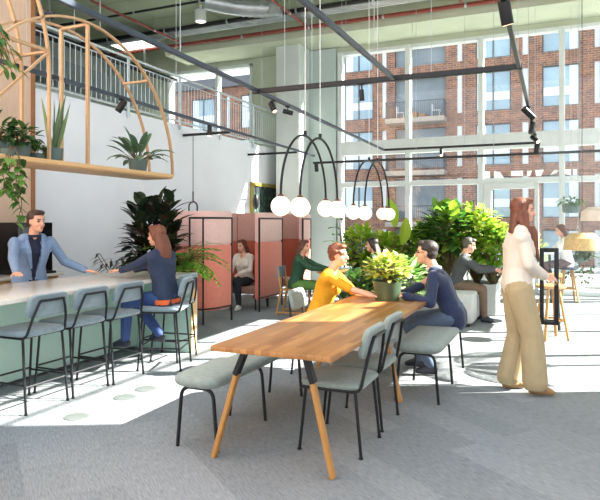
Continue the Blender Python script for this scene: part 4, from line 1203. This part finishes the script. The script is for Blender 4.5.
def person(name, label, loc, rz, sc_=1.0, seat=None, hip_z=.92, lean=0, side_lean=0, fem=True, head=(0, 0), neckfwd=.0,
           wr=None, wl=None, wrl=False, wll=False, hr=(1, 0, -.2), hl=(1, 0, -.2), ar=(0, 0, 0), al=(0, 0, 0), er=(-.3, -.6, -.8), el=(-.3, .6, -.8),
           fr=None, fl=None, top=None, topname='jacket', opened=False, shirt=None, collar=None, sleeve=1.0, trousers=None, shoes=None, hair=None, style='short',
           skin=SKIN, vox=.008, flare=0, glasses=False, skirt=False, topbulk=0, kn=(1, 0, .6), hem=None, curl=.35, shorthem=False, twist=0):
    t = thing(name, label, 'person', loc, rz)
    k = sc_
    g = (.93 if fem else 1.0) * k
    hz = seat + .095 * k if seat is not None else hip_z * k
    P = V((0, 0, hz))
    sl = V((math.sin(lean), side_lean, math.cos(lean))).normalized()
    tl = .46 * k
    Ch = P + sl * tl * .72; Nb = P + sl * tl * 1.06
    yv = V((-math.sin(twist), math.cos(twist), 0)); fv = V((math.cos(lean), 0, -math.sin(lean)))
    shw = (.165 if fem else .19) * k
    S = {-1: P + sl * tl * (.97 if fem else .93) - yv * shw, 1: P + sl * tl * (.97 if fem else .93) + yv * shw}
    hy_, hp = head
    upv = (sl * .5 + V((0, 0, 1))).normalized()
    Hc = Nb + upv * .155 * k + V((math.cos(hy_), math.sin(hy_), 0)) * (.03 + neckfwd) * k
    HM = Matrix.Translation(Hc) @ Matrix.Rotation(hy_, 4, 'Z') @ Matrix.Rotation(hp, 4, 'Y') @ Matrix.Scale(k * (.96 if fem else 1.02), 4)
    inv = Matrix.Rotation(-rz, 4, 'Z') @ Matrix.Translation(-V(loc))
    W = {}
    for s, w, world, dflt in ((-1, wr, wrl, (.3, -.2, hz + .15)), (1, wl, wll, (.3, .2, hz + .15))):
        w = V(w or dflt); W[s] = (inv @ w) if world else w
    ua, fa = .285 * g, .255 * g
    E = {}
    E[-1], W[-1] = ik(S[-1], W[-1], ua, fa, er); E[1], W[1] = ik(S[1], W[1], ua, fa, el)
    HJ = {s: P + V((0, s * .09 * k, -.02 * k)) for s in (-1, 1)}
    th, cf = .43 * k, .42 * k
    A = {-1: V(fr or (.02, -.1, .09)), 1: V(fl or (.02, .1, .09))}
    K = {}
    for s in (-1, 1): K[s], A[s] = ik(HJ[s], A[s], th, cf, (kn[0], kn[1] * s, kn[2]))
    # body: one continuous mesh -------------------------------------------
    def torso(m, e=0, hips=True):
        wq = 1.0 if not fem else .92
        m.cap(P, P + sl * .16 * k, (.102 + e) * k, (.088 + e) * k); m.cap(P + sl * .16 * k, Ch + fv * .01, (.092 + e) * k, (.104 + e) * k); m.cap(Ch, Nb - sl * .09 * k, (.1 + e) * k, (.07 + e) * k)
        for s in (-1, 1):
            m.cap(P + yv * s * .07 * k, P + sl * .16 * k + yv * s * .055 * wq * k, (.10 + e) * k, (.085 + e) * k)
            m.cap(P + sl * .16 * k + yv * s * .055 * wq * k, Ch + yv * s * .075 * wq * k + fv * .01, (.088 + e) * k, (.1 + e) * k)
            m.cap(Ch + yv * s * .08 * wq * k, S[s] - sl * .03 * k, (.095 + e) * k, (.055 + e) * k)
            if fem: m.ell(Ch + yv * s * .07 * k + fv * .075 * k - sl * .03 * k, (.055 + e) * k, seg=12)
        m.cap(Nb - sl * .03 * k - yv * .09 * k, Nb - sl * .03 * k + yv * .09 * k, (.05 + e) * k, (.05 + e) * k)
    m = MB(); torso(m)
    m.cap(Nb - sl * .04 * k, HM @ V((-.022, 0, -.05)), .056 * g, .05 * g)
    def E3(c, r): m.ell(c, r, HM, 16)
    E3((-.014, 0, .036), (.095, .074, .084)); E3((.018, 0, -.02), (.068, .062, .082)); E3((.046, 0, -.082), (.034, .036, .028)); E3((.02, 0, -.06), (.06, .052, .045))
    for s in (-1, 1):
        E3((.045, s * .036, -.03), (.03, .024, .026)); E3((-.004, s * .074, -.004), (.018, .009, .03))
    m.cap(HM @ V((.07, -.03, .028)), HM @ V((.07, .03, .028)), .016 * k, .016 * k, 8)
    m.cap(HM @ V((.082, 0, .014)), HM @ V((.104, 0, -.026)), .0085 * k, .0135 * k, 8)
    m.cap(HM @ V((.082, -.016, -.062)), HM @ V((.082, .016, -.062)), .0095 * k, .0095 * k, 8)
    for s in (-1, 1):
        m.cap(S[s], E[s], .05 * g, .04 * g); m.cap(E[s], W[s], .038 * g, .026 * g)
        hd = V(hr if s < 0 else hl); th_ = V(ar if s < 0 else al)
        nrm = V((0, 0, -1)) if abs(hd.normalized().z) < .8 else V((0, -s, 0))
        if th_.length: nrm = th_
        hand(m, W[s], hd, nrm, hd.cross(nrm) * (-1 if s < 0 else 1) * 1.0, g, curl)
        m.cap(HJ[s], K[s], .078 * k, .055 * k); m.cap(K[s], A[s], .052 * k, .036 * k)
    def asg(c):
        q = HM.inverted() @ c
        if q.x > .06 and -.04 < q.z < .04 and abs(abs(q.y) - .031) < .013 and abs(q.z - .008) < .007: return 1
        if q.x > .06 and abs(abs(q.y) - .032) < .018 and abs(q.z - .03) < .005: return 2
        if q.x > .075 and abs(q.y) < .02 and abs(q.z + .062) < .008: return 3
        return 0
    bake(m, 'body', [skin, EYE, hair, LIP], t, min(vox, .0075), 3, None, asg)
    # top -------------------------------------------------------------------
    e0 = .012 + topbulk
    def sleeves(m, e, upto):
        for s in (-1, 1):
            m.cap(S[s], E[s], (.05 + e) * g, (.046 + e) * g)
            if upto > .5:
                w = E[s].lerp(W[s], (upto - .5) * 2 * .96); m.cap(E[s], w, (.045 + e) * g, (.034 + e) * g)
    if shirt:
        m = MB(); torso(m, .007); bake(m, 'shirt', [shirt], t, vox * 1.2, 3)
        m = MB()
        ring = arc((0, 0, 0), .068 * g, 0, 360, 20, 'XY')[:-1]
        Q = Matrix.Translation(Nb + upv * .005 * k + fv * .006) @ (upv.to_track_quat('Z', 'X').to_matrix().to_4x4())
        m.tube([Q @ V(p) for p in ring], .015 * k, 8, True); m.build('collar', shirt, t)
    m = MB(); torso(m, e0)
    if topname in ('jacket', 'blazer'):
        for s in (-1, 1):
            q = P + yv * s * .075 * k
            if seat is None: m.cap(q, q - V((0, 0, .12)), (.115 + topbulk) * k, (.118 + topbulk) * k)
            else: m.cap(q - fv * .015, q - V((.03, 0, .055)), (.108 + topbulk) * k, (.1 + topbulk) * k)
    elif not shorthem: 
        for s in (-1, 1): m.cap(P + yv * s * .07 * k, P + yv * s * .07 * k - V((0, 0, .05)), (.112 + topbulk) * k, (.11 + topbulk) * k)
    sleeves(m, .006 + topbulk * .6, sleeve)
    ax = yv.cross(sl).normalized()
    def cutf(c):
        r = c - P; h = r.dot(sl) / (tl * 1.0); y = r.dot(yv); x = r.dot(ax)
        nk = (c - Nb)
        if nk.dot(sl) > -.0 and (nk - sl * nk.dot(sl)).length < .062 * g: return True
        if opened and x > .02 and h < 1.06:
            wd = .012 + max(0, h) * .055 if h > -.1 else .012 + (-h) * .1
            wd = wd * k
            return abs(y) < wd
        if not opened and x > 0.0 and h > .86 and abs(y) < (h - .86) * .4 * k: return True
        return False
    o = bake(m, topname, [top], t, vox, 4, cutf, None, .004)
    if opened:
        lp = MB()
        for s in (-1, 1):
            rows = []
            for i in range(8):
                h = .35 + .66 * i / 7; wd = (.014 + h * .055) * k
                rr = (.118 + e0 * .6) * k if h < .8 else (.118 - (h - .8) * .32) * k
                a = P + sl * tl * h + yv * s * wd + ax * rr; b = P + sl * tl * h + yv * s * (wd + .012 + .04 * math.sin(i / 7 * PI * .85)) * 1 + ax * (rr - .004)
                rows.append([a + ax * .012, (a + b) / 2 + ax * .016, b + ax * .008])
            lp.sheet(rows)
        l = lp.build('lapels', top, t, 0)
        so = l.modifiers.new('so', 'SOLIDIFY'); so.thickness = .004
    if collar:
        m = MB(); Q = Matrix.Translation(Nb + upv * .025 * k + fv * .01) @ (upv.to_track_quat('Z', 'X').to_matrix().to_4x4())
        m.tube([Q @ V(p) for p in arc((0, 0, 0), .06 * g, 0, 360, 20, 'XY')[:-1]], .012 * k, 8, True); m.build('collar', collar, t)
    # trousers ---------------------------------------------------------------
    m = MB()
    m.cap(P - yv * .06 * k, P + yv * .06 * k, .112 * k, .112 * k); m.cap(P + V((0, 0, .06)) - yv * .05 * k, P + V((0, 0, .06)) + yv * .05 * k, .096 * k, .096 * k)
    for s in (-1, 1):
        m.cap(HJ[s] + V((0, 0, 0)), K[s], (.096 + flare * .4) * k, (.07 + flare * .5) * k)
        an = A[s] + (K[s] - A[s]).normalized() * .02
        m.cap(K[s], an, (.07 + flare * .5) * k, (.052 + flare) * k)
    fz = (lambda c: c.z < min(A[-1].z, A[1].z) - .035) if flare else None
    bake(m, 'trousers', [trousers], t, vox, 4, fz)
    if hem:
        m = MB()
        for dz in (-.05, -.02): m.cap(P - yv * .075 * k + V((-.012, 0, dz)), P + yv * .075 * k + V((-.012, 0, dz)), .118 * k, .118 * k)
        bake(m, 'shirt_hem', [hem], t, vox, 3, lambda c: c.z > hz - .025 or c.z < hz - .075 or c.x > .01)
    # shoes -------------------------------------------------------------------
    for s in (-1, 1):
        m = MB(); a = A[s]; toe = a + V((.165 * k, s * .02, -.045)); z = a.z - .085 + .035
        m.cap(a + V((-.03, 0, -.03)), a + V((.03, 0, -.035)), .034 * k, .036 * k, 10); m.cap(V((a.x - .03, a.y, a.z - .052)), V((toe.x - .03, toe.y, a.z - .058)), .032 * k, .027 * k, 10)
        m.cap(a + V((.0, 0, -.0)), V((toe.x - .03, toe.y, a.z - .056)), .036 * k, .025 * k, 10)
        bake(m, 'shoe', [shoes], t, .009, 2)
    # hair ---------------------------------------------------------------------
    m = MB()
    def H(c, r, ): m.ell(c, r, HM, 16)
    H((-.026, 0, .05), (.096, .083, .082)); H((-.05, 0, .0), (.062, .076, .07)); H((.04, 0, .098), (.05, .06, .03))
    for s in (-1, 1): m.cap(HM @ V((-.02, s * .068, .04)), HM @ V((.015, s * .066, .05)), .018 * k, .016 * k, 8)
    rnd = random.Random(len(label) * 7 + int(abs(loc[1]) * 10))
    if style in ('long', 'longfront', 'ponytail', 'bun', 'curly'):
        for s in (-1, 1):
            if style != 'curly': m.cap(HM @ V((.03, s * .06, .07)), HM @ V((-.02, s * .082, -.03)), .022 * k, .024 * k, 8)
    if style == 'long':
        for i in range(13):
            a = (i / 12 - .5) * 3.6
            p = HM @ V((-.05 - .045 * math.cos(a), .082 * math.sin(a), -.01)); q = Nb - sl * (.06 + .05 * rnd.random()) * k - fv * (.075 - .02 * abs(a)) * k + yv * math.sin(a) * .105 * k
            mid = (p + q) / 2 - fv * .012 + yv * .008 * rnd.uniform(-1, 1)
            m.cap(p, mid, .026 * k, .026 * k, 8); m.cap(mid, q, .026 * k, .012 * k, 8)
    if style == 'longfront':
        for i in range(9):
            y = -.02 - .012 * i
            p = HM @ V((-.06 + .008 * i, -.072, -.02)); mid = Nb + fv * (.05 + .009 * i) + yv * (-.09) * k + V((0, 0, -.03)); q = Ch + fv * (.17 - .003 * i) * k + yv * (-.05 - .010 * i) * k - sl * (.06 + .06 * rnd.random())
            m.cap(p, mid, .03 * k, .026 * k, 8); m.cap(mid, q, .026 * k, .01 * k, 8)
        for i in range(5):
            m.cap(HM @ V((-.07, (i - 2) * .03, -.02)), Nb - sl * .02 - fv * .06 + yv * (i - 2) * .03 - yv * .05, .03 * k, .024 * k, 8)
    if style == 'ponytail':
        m.cap(HM @ V((-.11, 0, .02)), HM @ V((-.13, 0, -.06)), .028 * k, .022 * k, 8); m.cap(HM @ V((-.13, 0, -.06)), Nb - fv * .08 - sl * .1, .022 * k, .01, 8)
    if style == 'curly':
        for i in range(60):
            a = rnd.uniform(0, 2 * PI); e = rnd.uniform(-.4, 1.5)
            q = V((-.026 + .09 * math.cos(a) * math.cos(e), .08 * math.sin(a) * math.cos(e), .045 + .08 * math.sin(e)))
            if q.x > .045 and q.z < .085: continue
            m.ell(q, .02, HM, 8)
    def hcut(c):
        q = HM.inverted() @ c
        if q.x > .036 and q.z < .068 and abs(q.y) < .058 + (.02 if style == 'short' else -.004): return True
        if style == 'longfront' and q.x > .032 and -.13 < q.z < .062: return True
        if style == 'short' and q.x > -.0 and q.z < .028: return True
        if style in ('short', ) and q.z < -.062: return True
        return False
    bake(m, 'hair', [hair], t, .0075, 1, hcut)
    if glasses:
        m = MB()
        for s in (-1, 1):
            m.tube([HM @ V(p) for p in [(.096, s * .034 + .021 * math.cos(a), .01 + .015 * math.sin(a)) for a in [i * PI / 6 for i in range(12)]]], .0022, 6, True)
            m.tube([HM @ V((.095, s * .055, .014)), HM @ V((.0, s * .079, .012))], .0022, 6)
        m.tube([HM @ V((.1, -.013, .012)), HM @ V((.1, .013, .012))], .0022, 6)
        m.build('glasses', BLACK, t)
    return t

C_BLUE = mat('light_blue_wool', (120, 146, 180), .9, var=.12, scale=60, bump=.2, bscale=300)
C_NAVY = mat('navy_wool', (34, 46, 78), .85, var=.12, scale=30, sheen=.2)
C_NAVYS = mat('navy_shirt', (26, 32, 58), .8)
C_SLATE = mat('slate_blue_knit', (42, 54, 78), .9, var=.12, scale=30)
C_DENIM = mat('blue_denim', (56, 80, 132), .85, var=.12, scale=40)
C_JEANS = mat('grey_blue_trousers', (84, 100, 122), .85, var=.1, scale=40)
C_CREAM = mat('cream_blouse', (226, 216, 202), .8, var=.03)
C_BEIGE = mat('sand_trousers', (178, 160, 124), .85, var=.05)
C_YEL = mat('mustard_top', (228, 160, 28), .85, var=.08, scale=10)
C_GREEN = mat('dark_green_blazer', (48, 84, 62), .9, var=.1)
C_GREY = mat('charcoal_suit', (72, 76, 78), .9, var=.12, scale=50)
C_BRN = mat('taupe_trousers', (112, 94, 78), .9, var=.08)
C_WHITE = mat('white_cotton', (240, 240, 240), .8, var=.02)
C_BLK = mat('black_trousers', (34, 36, 42), .85)
S_DARK = mat('dark_leather', (40, 44, 56), .4); S_TAN = mat('tan_leather', (150, 116, 74), .5); S_WHITE = mat('white_trainer', (226, 226, 226), .5)

person('person', 'man in a light blue blazer leaning with both hands on the bar counter', (-5.24, 4.76, 0), math.radians(-22), .98, None, .9, .2, 0, False, (.3, .05), .02,
       wr=(-4.84, 4.24, .965), wl=(-4.84, 5.16, .965), wrl=True, wll=True, hr=(.95, -.1, -.12), hl=(.85, .5, -.12), er=(-.6, -.5, -.4), el=(-.4, .3, -.8),
       top=C_BLUE, topname='blazer', opened=True, shirt=C_NAVYS, trousers=C_BLK, shoes=S_DARK, hair=H_BROWN, style='short', vox=.009, curl=.08)
person('person', 'woman with auburn hair in navy seated on a bar chair with hands on the counter', (-3.78, 5.18, 0), math.radians(184), .97, .64, 0, .12, 0, True, (0, .05), .02,
       wr=(-4.34, 5.32, .955), wl=(-4.36, 5.08, .955), wrl=True, wll=True, hr=(1, -.1, 0), hl=(1, .2, 0), er=(-.4, -.5, -.9), el=(-.2, .5, -1),
       fr=(.13, -.1, .3), fl=(.44, .08, .26), top=C_SLATE, topname='jacket', trousers=C_DENIM, shoes=S_DARK, hair=H_AUBURN, style='long', vox=.009, curl=.2, hem=mat('orange_cotton', (226, 104, 52), .85))
person('person', 'woman in a pale cardigan and black trousers seated inside the pink booth', (-5.08, 9.28, 0), math.radians(-95), .93, .40, 0, .12, 0, True, (-.15, .1), .02,
       wr=(.3, -.1, .62), wl=(.32, .08, .62), fr=(.42, -.1, .09), fl=(.38, .12, .09), top=mat('pale_cardigan', (222, 212, 198), .85), topname='cardigan', trousers=C_BLK, shoes=S_WHITE, hair=H_CHEST, style='long', vox=.012)
person('person', 'woman in a dark green blazer seated on the pale oak chair', (-3.95, 8.92, 0), math.radians(8), .93, .42, 0, .18, 0, True, (0, .05), .02,
       wr=(.48, -.1, .74), wl=(.5, .14, .74), fr=(.35, -.1, .09), fl=(.45, .1, .09), top=C_GREEN, topname='blazer', trousers=mat('olive_trousers', (92, 132, 62), .85), shoes=S_DARK, hair=H_CHEST, style='long', vox=.012)
person('person', 'curly red-haired woman in a mustard yellow top leaning on the long table', (-2.25, 5.64, 0), math.radians(5), .97, .47, 0, .3, 0, True, (-.1, .0), .03,
       wr=(.6, -.16, .785), wl=(.5, .1, .785), hr=(.7, .6, -.05), hl=(1, -.6, -.05), er=(-.1, -.6, -.9), el=(.2, .6, -.8),
       fr=(.45, -.1, .09), fl=(.4, .12, .09), top=C_YEL, topname='top', trousers=C_WHITE, shoes=S_WHITE, hair=H_RED, style='curly', skin=SKIN2, sleeve=.5, vox=.009, curl=.3)
person('person', 'bespectacled man in a navy jacket seated on the bench at the long table', (-.97, 6.04, 0), math.radians(182), 1.0, .49, 0, .4, 0, False, (0, .02), .03,
       wr=(.46, .24, .80), wl=(.42, .36, .795), wrl=False, wll=False, hr=(.9, .5, 0), hl=(1, .1, 0), er=(-.2, -.5, -.9), el=(-.1, .5, -1),
       fr=(.36, -.12, .09), fl=(.2, .12, .09), top=C_NAVY, topname='jacket', opened=True, shirt=mat('light_shirt', (226, 216, 212), .8), trousers=C_JEANS, shoes=S_DARK, hair=H_BLACK, style='short', glasses=True, vox=.009, curl=.6)
person('person', 'man in a charcoal suit seated on the grey block by the plants', (-1.48, 9.35, 0), math.radians(8), .94, .47, 0, .3, 0, False, (.05, .25), .03,
       wr=(.56, -.12, .79), wl=(.58, .12, .79), fr=(.42, -.12, .09), fl=(.36, .14, .09), top=C_GREY, topname='jacket', opened=True, shirt=C_WHITE, trousers=C_BRN, shoes=S_DARK, hair=H_GREY, style='short', vox=.011)
person('person', 'standing long-haired woman in a cream blouse and wide sand trousers', (-.36, 5.62, 0), math.radians(14), 1.0, None, .95, .03, 0, True, (0, .02), .01,
       wr=(.22, -.06, 1.03), wl=(.2, .22, 1.02), hr=(1, .25, -.15), hl=(.9, -.2, -.2), er=(-.5, -.8, -.5), el=(-.5, .6, -.8), ar=(0, .6, -.8),
       fr=(.14, -.09, .09), fl=(-.05, .1, .09), top=C_CREAM, topname='blouse', trousers=C_BEIGE, shoes=S_TAN, hair=H_AUBURN, style='longfront', vox=.008, flare=.055, topbulk=.012, kn=(1, 0, 0), shorthem=True, curl=.55)
person('person', 'far dark-haired woman in white seated on the oak stool by the glass', (.12, 12.36, 0), math.radians(190), .93, .66, 0, .15, 0, True, (0, .25), .03,
       wr=(.42, -.05, .96), wl=(.42, .12, .96), fr=(.3, -.1, .3), fl=(.32, .1, .3), top=C_WHITE, topname='blouse', trousers=mat('mauve_trousers', (104, 84, 88), .85), shoes=S_DARK, hair=H_CHEST, style='long', vox=.013)
person('person', 'dark-haired woman in a green jacket seated before the bright plants', (-2.6, 9.05, 0), math.radians(180), .95, .44, 0, .12, 0, True, (.1, .05), .02,
       wr=(.4, -.1, .74), wl=(.42, .12, .74), fr=(.35, -.1, .09), fl=(.4, .1, .09), top=mat('dark_teal_jacket', (54, 72, 62), .85), topname='jacket', trousers=C_BLK, shoes=S_DARK, hair=H_BLACK, style='long', vox=.012)

# ------------------------------------------------------------------ light
sun_d = bpy.data.lights.new('sun', 'SUN'); sun = bpy.data.objects.new('sun', sun_d); COL.objects.link(sun)
sun_d.energy = 27; sun_d.angle = math.radians(.55); sun_d.color = (1, .95, .87)
sun.rotation_euler = V((-.9, -.44, -.70)).to_track_quat('-Z', 'Y').to_euler()
w = bpy.data.worlds.new('sky'); sc.world = w; w.use_nodes = True
nt = w.node_tree; N = nt.nodes; L = nt.links
bg = N['Background']
tc = N.new('ShaderNodeTexCoord'); sp = N.new('ShaderNodeSeparateXYZ'); L.new(tc.outputs['Generated'], sp.inputs[0])
rp = N.new('ShaderNodeValToRGB'); rp.color_ramp.elements[0].color = (.97, .98, 1, 1); rp.color_ramp.elements[1].color = (.82, .9, 1, 1)
L.new(sp.outputs['Z'], rp.inputs[0]); L.new(rp.outputs[0], bg.inputs[0]); bg.inputs[1].default_value = 1.85
sc.view_settings.view_transform = 'Standard'; sc.view_settings.look = 'None'; sc.view_settings.gamma = 1; sc.view_settings.use_curve_mapping = False
sc.view_settings.exposure = .32
sc.cycles.max_bounces = 8; sc.cycles.transparent_max_bounces = 24; sc.cycles.use_denoising = True
sc.cycles.caustics_reflective = False; sc.cycles.caustics_refractive = False
